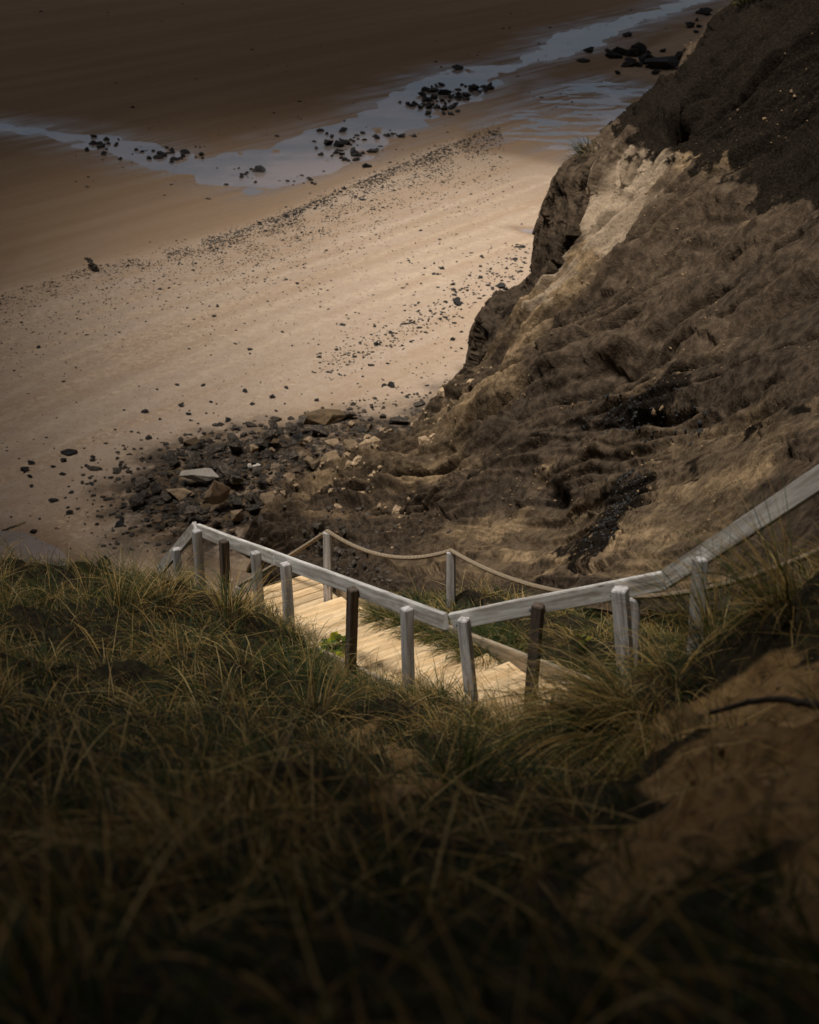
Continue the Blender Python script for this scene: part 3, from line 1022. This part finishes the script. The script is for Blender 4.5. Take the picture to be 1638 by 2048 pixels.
SHAPES = {}
for mk, sq, rg in (("rock_dark", (1, .8, .6), .10), ("rock_weed", (1, .85, .55), .22), ("rock_tan", (1, .75, .7), .10), ("rock_brown", (1, .8, .6), .12), ("rock_pale", (1, .7, .42), .06)):
    SHAPES[mk] = []
    for k in range(7):
        me = hull_mesh(len(SHAPES) * 100 + k, 9 + k, sq, rg * .6)
        me.materials.append(M[mk])
        SHAPES[mk].append(me)


def surf_z(x, y):
    zb = beach_h(np.array([[x, y]]))[0]
    return zb


def rock(px, py, wpx, mk, label, cat="rock", group=None, name="rock", tall=None, z0=None, shape=None, rz=None, sink=0.22, tilt=0.25, pile=0.0):
    p = Uz(px, py)
    for _ in range(2):
        z = surf_z(p[0], p[1]) if z0 is None else z0
        p = Uz(px, py, z)
    d = np.linalg.norm(p)
    s = wpx * d / F * 1.05
    me = random.choice(SHAPES[mk]) if shape is None else SHAPES[mk][shape]
    o = bpy.data.objects.new(name, me)
    COL.objects.link(o)
    o.scale = (s, s * random.uniform(.8, 1.1), s * (tall if tall else random.uniform(.75, 1.15)))
    o.rotation_euler = (random.uniform(-tilt, tilt), random.uniform(-tilt, tilt), random.uniform(0, 6.28) if rz is None else rz)
    hz = o.scale[2] * 0.27
    o.location = (p[0], p[1], p[2] + hz * (1 - 2 * sink) + pile * random.random())
    tag(o, label, cat, group)
    return o


def on_cliff(px, py):
    m = (CLIFF_V > 0.5) & (CLIFF_V < 7)
    d2 = (CLIFF_PX - px) ** 2 + (CLIFF_PY - py) ** 2 + (~m) * 1e9
    return CLIFF_P[np.argmin(d2)]


# named rocks in the rubble and on the sand
for a in (
    (645, 845, 105, "rock_brown", "large brown boulder with a flat tilted face alone above the rubble heap", .62, 4),
    (697, 838, 38, "rock_dark", "dark block leaning on the right end of the large brown boulder", 1.1, 1),
    (398, 972, 82, "rock_pale", "long flat pale slab with a light top edge lying in the rubble", .7, 2),
    (362, 1000, 62, "rock_tan", "wide tan slab tilted toward the sand below the long flat slab", .6, 1),
    (508, 943, 34, "rock_pale", "small whitish block bright in the middle of the dark rubble", .9, 4),
    (470, 972, 34, "rock_tan", "ochre block between the pale slab and the whitish block", .8, 3),
    (437, 1030, 62, "rock_tan", "tall pointed tan boulder standing just above the handrail", 2.3, 5),
    (470, 1048, 48, "rock_tan", "squat tan boulder against the right side of the pointed boulder", 1.0, 2),
    (545, 1030, 62, "rock_tan", "big rounded tan boulder at the right front of the rubble", 1.1, 6),
    (625, 945, 42, "rock_tan", "tan angular block on top of the right rubble edge", 1.0, 0),
    (645, 972, 38, "rock_tan", "tan block below the angular block at the cliff toe", .9, 4),
    (590, 1050, 36, "rock_tan", "tan block beside the big rounded boulder toward the cliff", 1.1, 3),
    (138, 908, 38, "rock_weed", "dark flat rock alone on the open sand left of the rubble", .7, 2),
    (798, 847, 58, "rock_dark", "grey flat slab lying at the foot of the cliff above the rubble", .6, 3),
    (205, 1130, 40, "rock_weed", "dark weedy rock at the edge of the stream behind the grass", .8, 3),
    (363, 812, 18, "rock_weed", "dark round stone on bare sand above the rubble heap", 1.0, 1),
    (1003, 575, 32, "rock_weed", "dark boulder on the sand close to the headland foot", .7, 4),
    (966, 625, 18, "rock_weed", "small dark rock just beneath the headland boulder", .8, 5),
    (1000, 668, 0, None, None, 0, 0),
    (915, 139, 26, "rock_weed", "dark boulder standing in the far channel beside the sandbank", .9, 2),
    (641, 264, 17, "rock_weed", "dark boulder at the bend of the channel bank", 1.1, 6),
    (1178, 104, 30, "rock_weed", "dark rock on the sand between the channel and headland", .8, 1),
    (1166, 124, 30, "rock_weed", "flat dark rock just nearer than its twin on the far sand", .6, 2),
    (1253, 73, 28, "rock_weed", "low dark rock beside the far water of the channel", .6, 3),
    (1320, 138, 80, "rock_weed", "large black weedy boulder half hidden behind the headland", .8, 0),
    (1368, 120, 60, "rock_weed", "black weedy boulder behind the headland touching the largest one", .7, 5),
    (1408, 28, 42, "rock_weed", "dark rock at the far top of the beach beside the cliff", .6, 4),
    (1410, 95, 40, "rock_dark", "grey rock low behind the headland near the weedy boulders", .7, 4),
    (107, 1003, 22, "rock_weed", "small dark stone on the sand left of the rubble slope", .9, 6),
):
    if a[3]: rock(a[0], a[1], a[2], a[3], a[4], "boulder" if a[2] > 45 else "rock", None, "boulder" if a[2] > 45 else "rock", tall=a[5], shape=a[6], tilt=.12, rz=random.uniform(-.25, .25), sink=-.25 if 880 < a[1] < 1060 and 300 < a[0] < 700 else .2)

# rubble heap: dark to the left, tan to the right against the cliff
RUBPIX = [(280, 965), (330, 915), (440, 885), (600, 858), (740, 862), (800, 870), (740, 930), (690, 1000), (640, 1045), (560, 1060), (470, 1075), (380, 1090), (300, 1060), (260, 1010)]
rp = np.array(RUBPIX, float)


def sample_poly(poly, n):
    lo, hi = poly.min(0), poly.max(0)
    out = []
    while len(out) < n:
        q = rng.uniform(lo, hi, (400, 2))
        out += list(q[poly_sd(q, poly) > 0])
    return np.array(out[:n])


def heap_spacing(pts, dmin):
    keep = []
    for p in pts:
        if all((p[0] - q[0]) ** 2 + (p[1] - q[1]) ** 2 > dmin ** 2 for q in keep): keep.append(p)
    return keep


NAMED = np.array([(398, 972, 40), (362, 1000, 32), (508, 943, 18), (470, 972, 16), (437, 1030, 28), (470, 1048, 22), (545, 1030, 28), (645, 845, 45)])
for p in heap_spacing(sample_poly(rp, 1600), 19)[:260]:
    if (np.hypot(NAMED[:, 0] - p[0], (NAMED[:, 1] - p[1] - 4) * 1.6) < NAMED[:, 2]).any(): continue
    edge = p[0] + 0.55 * (p[1] - 960)
    tanp = sstep(520, 640, edge + rng.normal(0, 45))
    if rng.random() < tanp:
        rock(p[0], p[1], 18 + 38 * rng.random() ** 1.8, "rock_tan", "tan clay block in the right half of the rubble heap", "rock", "tan blocks of the rubble heap", "rubble_block", sink=.05, tilt=.7, pile=.55)
    elif rng.random() < 0.12:
        rock(p[0], p[1], 18 + 34 * rng.random() ** 1.8, "rock_brown", "brown broken block among dark rubble below the cliff", "rock", "brown blocks of the rubble heap", "rubble_block", sink=.05, tilt=.7, pile=.55)
    else:
        rock(p[0], p[1], 17 + 36 * rng.random() ** 1.8, "rock_dark", "dark grey broken block in the left half of the rubble heap", "rock", "dark blocks of the rubble heap", "rubble_block", sink=.05, tilt=.7, pile=.55)

# stones in clusters along the channel and on the sand
CLUST = [
    (210, 290, 60, 14, 14, 9, "dark weedy stone in the narrow left arm of the channel", "stones in the left arm of the channel"),
    (330, 313, 70, 15, 26, 10, "dark weedy stone on the near bank of the left channel arm", "stones on the bank of the left channel arm"),
    (492, 343, 40, 24, 13, 9, "dark stone in the wide shallow bend of the channel", "stones in the shallow bend"),
    (600, 366, 45, 9, 8, 9, "dark stone on the lower edge of the shallow bend", "stones on the lower edge of the bend"),
    (700, 300, 55, 30, 42, 11, "black weedy stone in the thick patch at the channel bend", "stones in the middle channel patch"),
    (785, 272, 45, 9, 12, 9, "dark stone on the bank right of the middle channel patch", "stones on the bank right of the middle patch"),
    (880, 198, 55, 30, 55, 12, "black weedy stone in the dense patch in the upper channel", "stones in the upper channel patch"),
    (960, 178, 40, 10, 10, 11, "dark stone on the sandy spit right of the upper patch", "stones on the sandy spit"),
    (1290, 120, 70, 26, 18, 18, "black weedy rock scattered before the big boulders behind the headland", "rocks before the big weedy boulders"),
    (1410, 40, 50, 22, 7, 18, "dark rock on the farthest sand beside the cliff", "rocks on the farthest sand"),
]
for cx, cy, rx, ry, n, sz, lab, grp in CLUST:
    pts = heap_spacing(np.c_[rng.normal(cx, rx * .5, n * 5), rng.normal(cy, ry * .5, n * 5)], sz * .5)[:n]
    for p in pts:
        rock(p[0], p[1], sz * 1.3 * rng.lognormal(0, .4), "rock_weed", lab, "stone", grp, "shore_stone", tilt=.4)
SC = [((700, 1000), (640, 800), 22, 11, "dark small stone on the pale sand below the headland", "stones on the sand below the headland"),
      ((840, 1060), (520, 640), 22, 10, "dark stone on the bright sand left of the headland face", "stones on the bright sand by the headland"),
      ((280, 640), (770, 880), 24, 11, "dark stone on the sand just above the rubble heap", "stones on the sand above the rubble"),
      ((40, 290), (900, 1070), 32, 13, "dark stone on the sand left of the rubble heap", "stones left of the rubble")]
for (x0, x1), (y0, y1), n, sz, lab, grp in SC:
    for _ in range(n):
        x, y = rng.uniform(x0, x1), rng.uniform(y0, y1)
        rock(x, y, sz * rng.lognormal(-.1, .35), "rock_weed", lab, "stone", grp, "shore_stone", tilt=.4)


# small stuff: pebbles of the strand line and chips of the rubble
ICO = None


def scatter_mesh(name, pts, sizes, mat, seed, label, squash=.6):
    bm = bmesh.new(); bmesh.ops.create_icosphere(bm, subdivisions=1, radius=.5)
    v0 = np.array([v.co for v in bm.verts]); f0 = np.array([[v.index for v in f.verts] for f in bm.faces]); bm.free()
    n = len(pts); r = np.random.default_rng(seed)
    a = r.uniform(0, 6.28, n); c, s = np.cos(a), np.sin(a)
    jit = 1 + r.uniform(-.35, .35, (n, len(v0), 1))
    V = v0[None] * jit * np.stack([r.uniform(.7, 1.3, n), r.uniform(.6, 1, n), r.uniform(.4, 1, n) * squash * 1.3], 1)[:, None, :]
    X = V[..., 0] * c[:, None] - V[..., 1] * s[:, None]; Y = V[..., 0] * s[:, None] + V[..., 1] * c[:, None]
    V = np.stack([X, Y, V[..., 2]], -1) * np.asarray(sizes)[:, None, None] + np.asarray(pts)[:, None, :]
    Fq = (f0[None] + (np.arange(n) * len(v0))[:, None, None]).reshape(-1, 3)
    o = link(name, np_mesh(name, V.reshape(-1, 3), Fq, False), mat)
    tag(o, label, "stones", kind="stuff")
    return o


def beach_pts(pp):
    P = np.array([Uz(x, y) for x, y in pp])
    P[:, 2] = beach_h(P[:, :2])
    return P


def strand_samples(n):
    seg = np.diff(STRAND, axis=0)
    L = np.r_[0, np.cumsum(np.linalg.norm(seg, axis=1))]
    t = rng.uniform(0, L[-1], n)
    x = np.interp(t, L, STRAND[:, 0]); y = np.interp(t, L, STRAND[:, 1])
    k = rng.random(n)
    off = np.where(k < .22, rng.normal(10, 9, n), rng.exponential(45, n))
    x2, y2 = x + off * .25, y + off
    q = np.c_[x2 / 60, y2 / 25, np.zeros(n)]
    keep = rng.random(n) < sstep(-.75, .5, fbm(q, 3)) * (.35 + .65 * sstep(150, 600, x2))
    keep &= rng.random(n) < sstep(1130, 880, x2)
    return np.c_[x2, y2][keep]


ss = strand_samples(26000)
ss = ss[ss[:, 0] < 1120]
P = beach_pts(ss)
scatter_mesh("pebbles", P, np.linalg.norm(P, axis=1) / F * rng.lognormal(.85, .45, len(P)), M["rock_weed"], 3, "dark pebbles strewn in a band along the strand line")
ax_ = []
for (x0, x1, y0, y1, n) in ((780, 1075, 480, 800, 650), (400, 820, 560, 860, 380), (0, 420, 860, 1100, 500), (0, 900, 600, 900, 250), (700, 960, 700, 860, 200), (0, 900, 0, 220, 60), (900, 1400, 20, 220, 120), (150, 900, 200, 400, 300)):
    q = np.c_[rng.uniform(x0, x1, n), rng.uniform(y0, y1, n)]
    ax_.append(q[rng.random(n) < sstep(-.3, .6, fbm(np.c_[q[:, 0] / 45, q[:, 1] / 22, np.zeros(n)], 3))])
# thick along the landward drift line below the headland
t = rng.random(700)
ax_.append(np.c_[np.interp(t, [0, .5, 1], [640, 860, 1060]), np.interp(t, [0, .5, 1], [740, 640, 500])] + rng.normal(0, [26, 13], (700, 2)))
ax_ = np.concatenate(ax_)
P = beach_pts(ax_)
scatter_mesh("small_stones", P, np.linalg.norm(P, axis=1) / F * rng.lognormal(1.45, .5, len(P)), M["rock_weed"], 5, "small dark stones scattered over the open sand")
q = np.r_[sample_poly(rp, 1500), sample_poly(np.array([(150, 920), (330, 870), (620, 820), (900, 770), (900, 850), (700, 1050), (420, 1120), (200, 1100)], float), 900)]
P = beach_pts(q)
scatter_mesh("rubble", P, np.linalg.norm(P, axis=1) / F * rng.lognormal(2.0, .5, len(P)), M["rock_dark"], 8, "dark broken chips filling the rubble heap", .9)
q = np.array([on_cliff(x, y) for x, y in np.c_[rng.normal(720, 60, 260), rng.normal(960, 45, 260)]] + [on_cliff(x, y) for x, y in zip(np.linspace(1000, 830, 150) + rng.normal(0, 12, 150), np.linspace(755, 880, 150) + rng.normal(0, 14, 150))])
scatter_mesh("crumbled_clay", q + [0, 0, .05], np.linalg.norm(q, axis=1) / F * rng.lognormal(2.2, .5, len(q)), M["rock_tan"], 9, "tan clay lumps crumbled along the cliff toe", .9)
q = np.array([on_cliff(x, y) for x, y in np.c_[rng.normal(680, 70, 500), rng.normal(1095, 45, 500)]])
scatter_mesh("slope_chips", q + [0, 0, .03], np.linalg.norm(q, axis=1) / F * rng.lognormal(1.9, .55, len(q)), M["rock_dark"], 12, "dark and grey chips on the slope just above the rope", .9)
q = np.array([on_cliff(x, y) for x, y in np.c_[rng.normal(1290, 70, 420), rng.normal(840, 26, 420)]] + [on_cliff(1240 + 0.5 * (1020 - y) + rng.normal(0, 18), y) for y in rng.normal(1020, 60, 420)])
scatter_mesh("dark_gravel", q, np.linalg.norm(q, axis=1) / F * rng.lognormal(1.6, .45, len(q)), M["rock_weed"], 10, "black gravel lying in hollows of the near slope", .9)


m_ = np.where((CLIFF_V > .8) & (CLIFF_V < 4.9) & (CLIFF_U > 1.2))[0]
k_ = rng.choice(m_, 9000)
k_ = k_[rng.random(len(k_)) < sstep(-.25, .6, fbm(CLIFF_P[k_] * .35 + 50, 4))]
q = CLIFF_P[k_]
scatter_mesh("slope_gravel", q, np.linalg.norm(q, axis=1) / F * rng.lognormal(1.15, .5, len(q)), M["rock_brown"], 14, "brown gravel and clods loose on the clay slope", .9)


# ------------------------------------------------------------------ driftwood and sticks
def stick(name, pts, r0, r1, label, mat=M["stick"]):
    pts = np.array(pts); base = pts[0]
    n = 24
    c = catmull(pts, np.linspace(0, len(pts) - 1, n)) - base
    c += 0.012 * rng.normal(size=c.shape) * (r0 / .03)
    T = np.gradient(c, axis=0); T /= np.linalg.norm(T, axis=1)[:, None]
    S = np.cross(T, [0.3, .2, .9]); S /= np.linalg.norm(S, axis=1)[:, None]; B = np.cross(S, T)
    rad = np.linspace(r0, r1, n); rad[0] *= .4; rad[-1] *= .3
    V = np.array([c + rad[:, None] * (math.cos(a) * S + math.sin(a) * B) for a in np.linspace(0, 2 * math.pi, 9)])
    o = link(name, np_mesh(name, V.reshape(-1, 3), grid_faces(9, n)[:, ::-1]), mat)
    o.location = base
    tag(o, label, "stick")
    return o


def dune_pt(px, py, lift_=0.0):
    lo, hi = 1.0, 25.0
    ds = np.linspace(1.2, 22, 400)
    P = np.array([U(px, py, d) for d in ds])
    h = dune_h(P)
    k = np.argmax(P[:, 2] < h)
    p = P[k].copy(); p[2] = h[k] + lift_
    return p


p = Uz(193, 545); p[2] = surf_z(p[0], p[1])
stick("driftwood", [p, p + [-.12, .1, .2], p + [-.35, .3, .5], p + [-.62, .4, .62]], .17, .08, "dark leaning driftwood stump on the strand line at left")
p = Uz(5, 1062); p[2] = surf_z(p[0], p[1]) + .05
stick("stick", [p, p + [.4, .25, .03], p + [.75, .6, .02]], .03, .02, "thin dark stick on the sand at the left edge")
p = Uz(800, 652); p[2] = surf_z(p[0], p[1]) + .04
stick("stick", [p, p + [.5, .2, .02], p + [.8, .45, .03]], .045, .03, "short dark stick on the pale sand below the headland")
a, b = dune_pt(1415, 1452, .05), dune_pt(1660, 1440, .05)
stick("branch", [a, (a * 2 + b) / 3 + [0, 0, .05], (a + 2 * b) / 3 + [0, 0, .05], b], .010, .018, "dark bare branch lying across the sandy bank at right")


# ------------------------------------------------------------------ grass
GREEN = np.array([[.022, .040, .005], [.040, .060, .008], [.075, .088, .016], [.038, .064, .022]])
STRAW = np.array([[.44, .29, .09], [.34, .22, .06], [.56, .41, .17], [.20, .12, .04]])


def blades(base, az, length, lean, curl, width, col, segs=5):
    n = len(base)
    t = np.linspace(0, 1, segs + 1)
    phi = lean[:, None] + curl[:, None] * t[None] ** 1.3
    dr = np.sin(phi); dz = np.cos(phi)
    step = length[:, None] / segs
    r = np.concatenate([np.zeros((n, 1)), np.cumsum((dr[:, 1:] + dr[:, :-1]) / 2 * step, 1)], 1)
    z = np.concatenate([np.zeros((n, 1)), np.cumsum((dz[:, 1:] + dz[:, :-1]) / 2 * step, 1)], 1)
    d = np.stack([np.cos(az), np.sin(az)], 1)
    c = np.stack([base[:, 0:1] + d[:, 0:1] * r, base[:, 1:2] + d[:, 1:2] * r, base[:, 2:3] + z], -1)
    tw = az + math.pi / 2 + rng.normal(0, .35, n)
    sd = np.stack([np.cos(tw), np.sin(tw), rng.normal(0, .25, n)], 1)
    w = width[:, None] * np.interp(t, [0, .25, .7, 1], [.7, 1, .65, .06])[None]
    L = c - sd[:, None] * w[..., None] / 2; Rr = c + sd[:, None] * w[..., None] / 2
    V = np.stack([L, Rr], 2)                       # n, segs+1, 2, 3
    k = 2 * (segs + 1)
    i = np.arange(segs) * 2
    f = np.stack([i, i + 1, i + 3, i + 2], 1)
    Fq = (f[None] + (np.arange(n) * k)[:, None, None]).reshape(-1, 4)
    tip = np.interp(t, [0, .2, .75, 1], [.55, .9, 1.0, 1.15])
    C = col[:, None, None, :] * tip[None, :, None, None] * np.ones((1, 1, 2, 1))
    return V.reshape(-1, 3), Fq, np.clip(C.reshape(-1, 3), 0, .8)


def tufts(centres, nb, length, straw, spread=.07, wind=R(200), windk=.35, lean0=.12, curl0=1.0, width=.0045, wscale=None):
    """Blades for many tufts; arrays per tuft, concatenated."""
    nb = np.asarray(nb, int)
    idx = np.repeat(np.arange(len(centres)), nb)
    n = len(idx)
    az = rng.uniform(0, 2 * math.pi, n)
    rr = np.sqrt(rng.random(n)) * spread
    b = centres[idx].copy()
    b[:, 0] += np.cos(az) * rr; b[:, 1] += np.sin(az) * rr; b[:, 2] -= .03
    # combs the blades over to the lee side
    vx = np.cos(az) + windk * 2 * math.cos(wind); vy = np.sin(az) + windk * 2 * math.sin(wind)
    az2 = np.arctan2(vy, vx) + rng.normal(0, .25, n)
    ln = length[idx] * rng.uniform(.45, 1.1, n)
    lean = np.abs(rng.normal(lean0, .22, n)) + rr / spread * .35
    curl = rng.normal(curl0, .45, n).clip(.1, 2.3)
    st = rng.random(n) < straw[idx]
    col = np.where(st[:, None], STRAW[rng.integers(0, 4, n)], GREEN[rng.integers(0, 4, n)]) * rng.uniform(.65, 1.25, (n, 1))
    w = width * rng.uniform(.6, 1.35, n)
    if wscale is not None: w = w * wscale[idx]
    return b, az2, ln, lean, curl, w, col


def grass_object(name, label, parts, kind="stuff", group=None, cat="grass", segs=5, dim=1.0):
    cat_ = [np.concatenate(x) for x in zip(*parts)]
    V, Fq, C = blades(*cat_, segs=segs)
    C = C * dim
    o_ = V.mean(0) if kind is None else np.zeros(3)
    if kind is None: o_ = np.array([cat_[0][:, 0].mean(), cat_[0][:, 1].mean(), cat_[0][:, 2].mean()])
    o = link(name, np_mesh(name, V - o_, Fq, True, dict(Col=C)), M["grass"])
    o.location = o_
    tag(o, label, cat, group, kind)
    return o


def in_view(P, m=60):
    px, py = pix(P)
    return (px > -m * 14) & (px < 1638 + m * 14) & (py > 960) & (py < 2048 + 500)


def scatter_dune(n, xr, yr):
    P = np.c_[rng.uniform(*xr, n), rng.uniform(*yr, n)]
    z = dune_h(P)
    return np.c_[P, z]


C0 = scatter_dune(9000, (-8.5, 5.0), (1.2, 17.5))
C0 = C0[in_view(C0)]
bm_ = bare_mask(C0)
s_, w_ = stair_coords(C0)
onst = (w_ > -.06) & (w_ < WIDTH + .06) & (s_ > -1.0) & (s_ < 5.2)
px_, py_ = pix(C0)
clump = fbm(np.c_[C0[:, :2] * .9, np.zeros(len(C0))], 3)
nearc = sstep(9.0, 6.0, C0[:, 1])
keep = (~onst) & (rng.random(len(C0)) < 1 - nearc * (.75 - 1.3 * clump)) & (rng.random(len(C0)) > bm_ * 1.02) & (rng.random(len(C0)) < .26 + 1.3 * clump)
C0, clump, px_, py_, s_, w_ = C0[keep], clump[keep], px_[keep], py_[keep], s_[keep], w_[keep]
behind = (w_ > WIDTH) & (C0[:, 1] > 10.5)                 # the green strip between stairs and rope
nearst = np.abs(w_ + .2) < .5
strawp = np.clip(.42 + .6 * fbm(np.c_[C0[:, :2] * .55 + 40, np.zeros(len(C0))], 3) - .15 * behind, .08, .85)
lenp = np.where(behind, .38, (.58 + .30 * clump) * (1 - .35 * nearc[keep])) * rng.uniform(.55, 1.3, len(C0))
lenp = np.where(nearst & (s_ > -1), lenp * .8, lenp)
dist = np.linalg.norm(C0, axis=1)
ws = np.clip(dist / 9, .75, 1.25)
ns_ = 260
es_, ew_ = rng.uniform(-.3, 5.3, ns_), np.where(rng.random(ns_) < .9, rng.uniform(-.36, .06, ns_), rng.uniform(WIDTH + .14, WIDTH + .45, ns_))
CE = N0[None, :2] + es_[:, None] * RUN_H[None, :2] + ew_[:, None] * PERP[None, :2]
CE = np.c_[CE, dune_h(CE)]
cr_ = 260
es2 = rng.uniform(.75, 3.0, cr_); ew2 = rng.uniform(WIDTH - .16, WIDTH + .5, cr_)
CR = N0[None, :2] + es2[:, None] * RUN_H[None, :2] + ew2[:, None] * PERP[None, :2]
CR = np.c_[CR, np.maximum(dune_h(CR), stair_floor(es2) + .04)]
EDGE2 = tufts(CR, rng.integers(16, 34, cr_), rng.uniform(.22, .46, cr_), rng.uniform(.05, .4, cr_), spread=.12, lean0=.5, curl0=1.5, windk=.35, wind=R(215), width=.006)
EDGE = tufts(CE, rng.integers(14, 30, ns_), rng.uniform(.30, .62, ns_), rng.uniform(.2, .7, ns_), spread=.09, lean0=.4, curl0=1.4, width=.005)
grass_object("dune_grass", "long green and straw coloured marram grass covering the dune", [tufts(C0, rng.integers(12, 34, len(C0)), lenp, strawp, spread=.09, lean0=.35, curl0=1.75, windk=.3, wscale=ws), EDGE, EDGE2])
# short undergrowth
C1 = scatter_dune(9000, (-8.5, 5.0), (1.2, 17.5))
C1 = C1[in_view(C1)]
s1, w1 = stair_coords(C1)
k1 = (~((w1 > -.02) & (w1 < WIDTH + .02) & (s1 > -1.0) & (s1 < 5.2))) & (rng.random(len(C1)) > bare_mask(C1) * 1.0)
C1 = C1[k1]
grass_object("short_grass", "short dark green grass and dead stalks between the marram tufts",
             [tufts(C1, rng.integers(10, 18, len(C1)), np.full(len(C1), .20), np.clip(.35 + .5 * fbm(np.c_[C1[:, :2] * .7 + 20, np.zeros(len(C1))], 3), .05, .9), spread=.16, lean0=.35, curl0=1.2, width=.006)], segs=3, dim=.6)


# dead stalks lying about and crumbs of soil on the bare bank
C2 = scatter_dune(5200, (-8.0, 5.0), (1.2, 16.0))
C2 = C2[in_view(C2)]
s2_, w2_ = stair_coords(C2)
C2 = C2[~((w2_ > -.02) & (w2_ < WIDTH + .1) & (s2_ > -1.0) & (s2_ < 5.2))]
n2 = len(C2)
grass_object("dead_stalks", "dead straw stalks lying over the dune and its bare sandy patches",
             [(C2 + [0, 0, .04], rng.uniform(0, 6.28, n2), rng.uniform(.15, .6, n2), rng.uniform(1.1, 1.5, n2), rng.normal(.3, .25, n2), np.full(n2, .005), STRAW[rng.integers(0, 4, n2)] * rng.uniform(.5, 1.1, (n2, 1)))], segs=4)
C3 = scatter_dune(26000, (-6.0, 5.0), (1.2, 12.0))
C3 = C3[in_view(C3)]
C3 = C3[(rng.random(len(C3)) < bare_mask(C3)) & (stair_coords(C3)[1] < -.1)]
scatter_mesh("soil_crumbs", C3, rng.lognormal(-4.35, .5, len(C3)), M["crumb"], 21, "crumbs of sandy soil on the bare bank at lower right", .9)


def big_tuft(px, py, nb, ln, straw, label, wind, windk, curl=1.5, lean=.3, width=.006, spread=.12):
    c = dune_pt(px, py)[None]
    return grass_object("grass_tuft", label, [tufts(c, [nb], np.array([ln]), np.array([straw]), spread=spread, wind=wind, windk=windk, lean0=lean, curl0=curl, width=width)],
                        kind=None, cat="grass tuft", segs=8)


big_tuft(1270, 1470, 420, 1.05, .62, "large drooping straw tuft hanging over the bank left of the sandy slope", R(205), .75, 1.7, .55, .006, .26)
big_tuft(1345, 1385, 150, .62, .75, "straw tuft at the foot of the broad white handrail post", R(260), .4, 1.7, .4, .006, .16)
big_tuft(1420, 1290, 200, .85, .45, "green and straw tuft around the post below the upper handrail board", R(180), .35, 1.3, .3, .0055, .16)
big_tuft(1560, 1225, 190, .9, .55, "tall loose tuft before the rope at the right edge", R(170), .55, 1.2, .3, .0055, .16)
big_tuft(920, 1570, 70, .5, .05, "upright bluish green tuft in the dip below the stairs", R(90), .05, .6, .2, .007, .10)
big_tuft(640, 1430, 110, .75, .5, "arching tuft left of the lowest post of the long handrail", R(30), .4, 1.3, .3, .005, .14)
big_tuft(470, 1230, 150, .7, .6, "feathery tuft hiding the post feet at the far handrail end", R(20), .35, 1.1, .25, .006, .16)
big_tuft(250, 1225, 150, .7, .5, "tuft on the crest of the left dune shoulder", R(20), .35, 1.2, .25, .006, .16)
big_tuft(330, 1215, 120, .65, .7, "dry tuft beside the short steep handrail", R(0), .3, 1.2, .25, .006, .14)
# blurred stems close to the lens
fc = scatter_dune(34, (-1.25, 1.25), (0.9, 1.8))
grass_object("foreground_grass", "tall blurred grass close in front along the bottom of the view",
             [tufts(fc, rng.integers(14, 26, len(fc)), rng.uniform(.25, .6, len(fc)), np.full(len(fc), .35), spread=.08, lean0=.25, curl0=.9, width=.007)], segs=7)
fc = np.c_[np.linspace(-.9, -.5, 5), np.linspace(1.2, 1.9, 5), np.zeros(5)]; fc[:, 2] = dune_h(fc)
# grass on the headland edge
hp = []
for cx, cy, rx, ry, n in ((1172, 312, 22, 6, 26), (1492, 8, 14, 8, 14)):
    for _ in range(n): hp.append(on_cliff(rng.normal(cx, rx * .6), rng.normal(cy, ry * .6)))
hp = np.array(hp)
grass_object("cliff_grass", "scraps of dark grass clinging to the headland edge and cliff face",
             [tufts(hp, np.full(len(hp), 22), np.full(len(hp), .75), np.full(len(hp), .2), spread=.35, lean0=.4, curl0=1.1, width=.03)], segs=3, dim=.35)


# ------------------------------------------------------------------ leafy herbs
def herb(px, py, n, size, label, cols):
    base = dune_pt(px, py)
    root = empty("leafy_plant", base)
    tag(root, label, "plant")
    V, Fq, C = [], [], []
    SV, SF = [], []
    for k in range(n):
        a = rng.uniform(0, 6.28); r = size * math.sqrt(rng.random()); h = size * rng.uniform(.9, 2.0)
        c = np.array([math.cos(a) * r, math.sin(a) * r, h])
        s = size * rng.uniform(.22, .42)
        yaw = rng.uniform(0, 6.28); tl = rng.uniform(-.5, .5)
        m = Matrix.Rotation(yaw, 3, 'Z') @ Matrix.Rotation(tl, 3, 'X')
        lob = 12
        i0 = len(V)
        V.append(c); col = np.array(cols[rng.integers(len(cols))]) * rng.uniform(.75, 1.2); C.append(col * .8)
        for j in range(lob):
            an = 2 * math.pi * j / lob
            rr = s * (1 + .22 * math.cos(5 * an)) * (.6 + .4 * math.cos(an / 2) ** 2)
            v = m @ Vector((math.cos(an) * rr, math.sin(an) * rr, .12 * s * math.cos(2 * an)))
            V.append(c + np.array(v)); C.append(col)
        for j in range(lob): Fq.append((i0, i0 + 1 + j, i0 + 1 + (j + 1) % lob))
        w = .004; q0 = len(SV)
        for p in (np.array([c[0] * .2, c[1] * .2, -.02]), c):
            SV += [p + [w, 0, 0], p + [-w * .5, w, 0], p + [-w * .5, -w, 0]]
        SF += [(q0, q0 + 1, q0 + 4, q0 + 3), (q0 + 1, q0 + 2, q0 + 5, q0 + 4), (q0 + 2, q0, q0 + 3, q0 + 5)]
    link("leaves", np_mesh("leaves", V, Fq, True, dict(Col=np.array(C))), M["leaf"], root)
    link("stem", np_mesh("stem", SV, SF, False, dict(Col=np.tile([.08, .10, .03], (len(SV), 1)))), M["leaf"], root)


herb(668, 1338, 36, .19, "low plant with yellow green leaves in grass left of the stairs", [(.48, .45, .02), (.36, .37, .02), (.20, .25, .03), (.10, .15, .03)])
herb(1165, 1300, 9, .09, "small yellowish plant in the grass between stairs and rope", [(.30, .28, .03), (.12, .15, .03)])
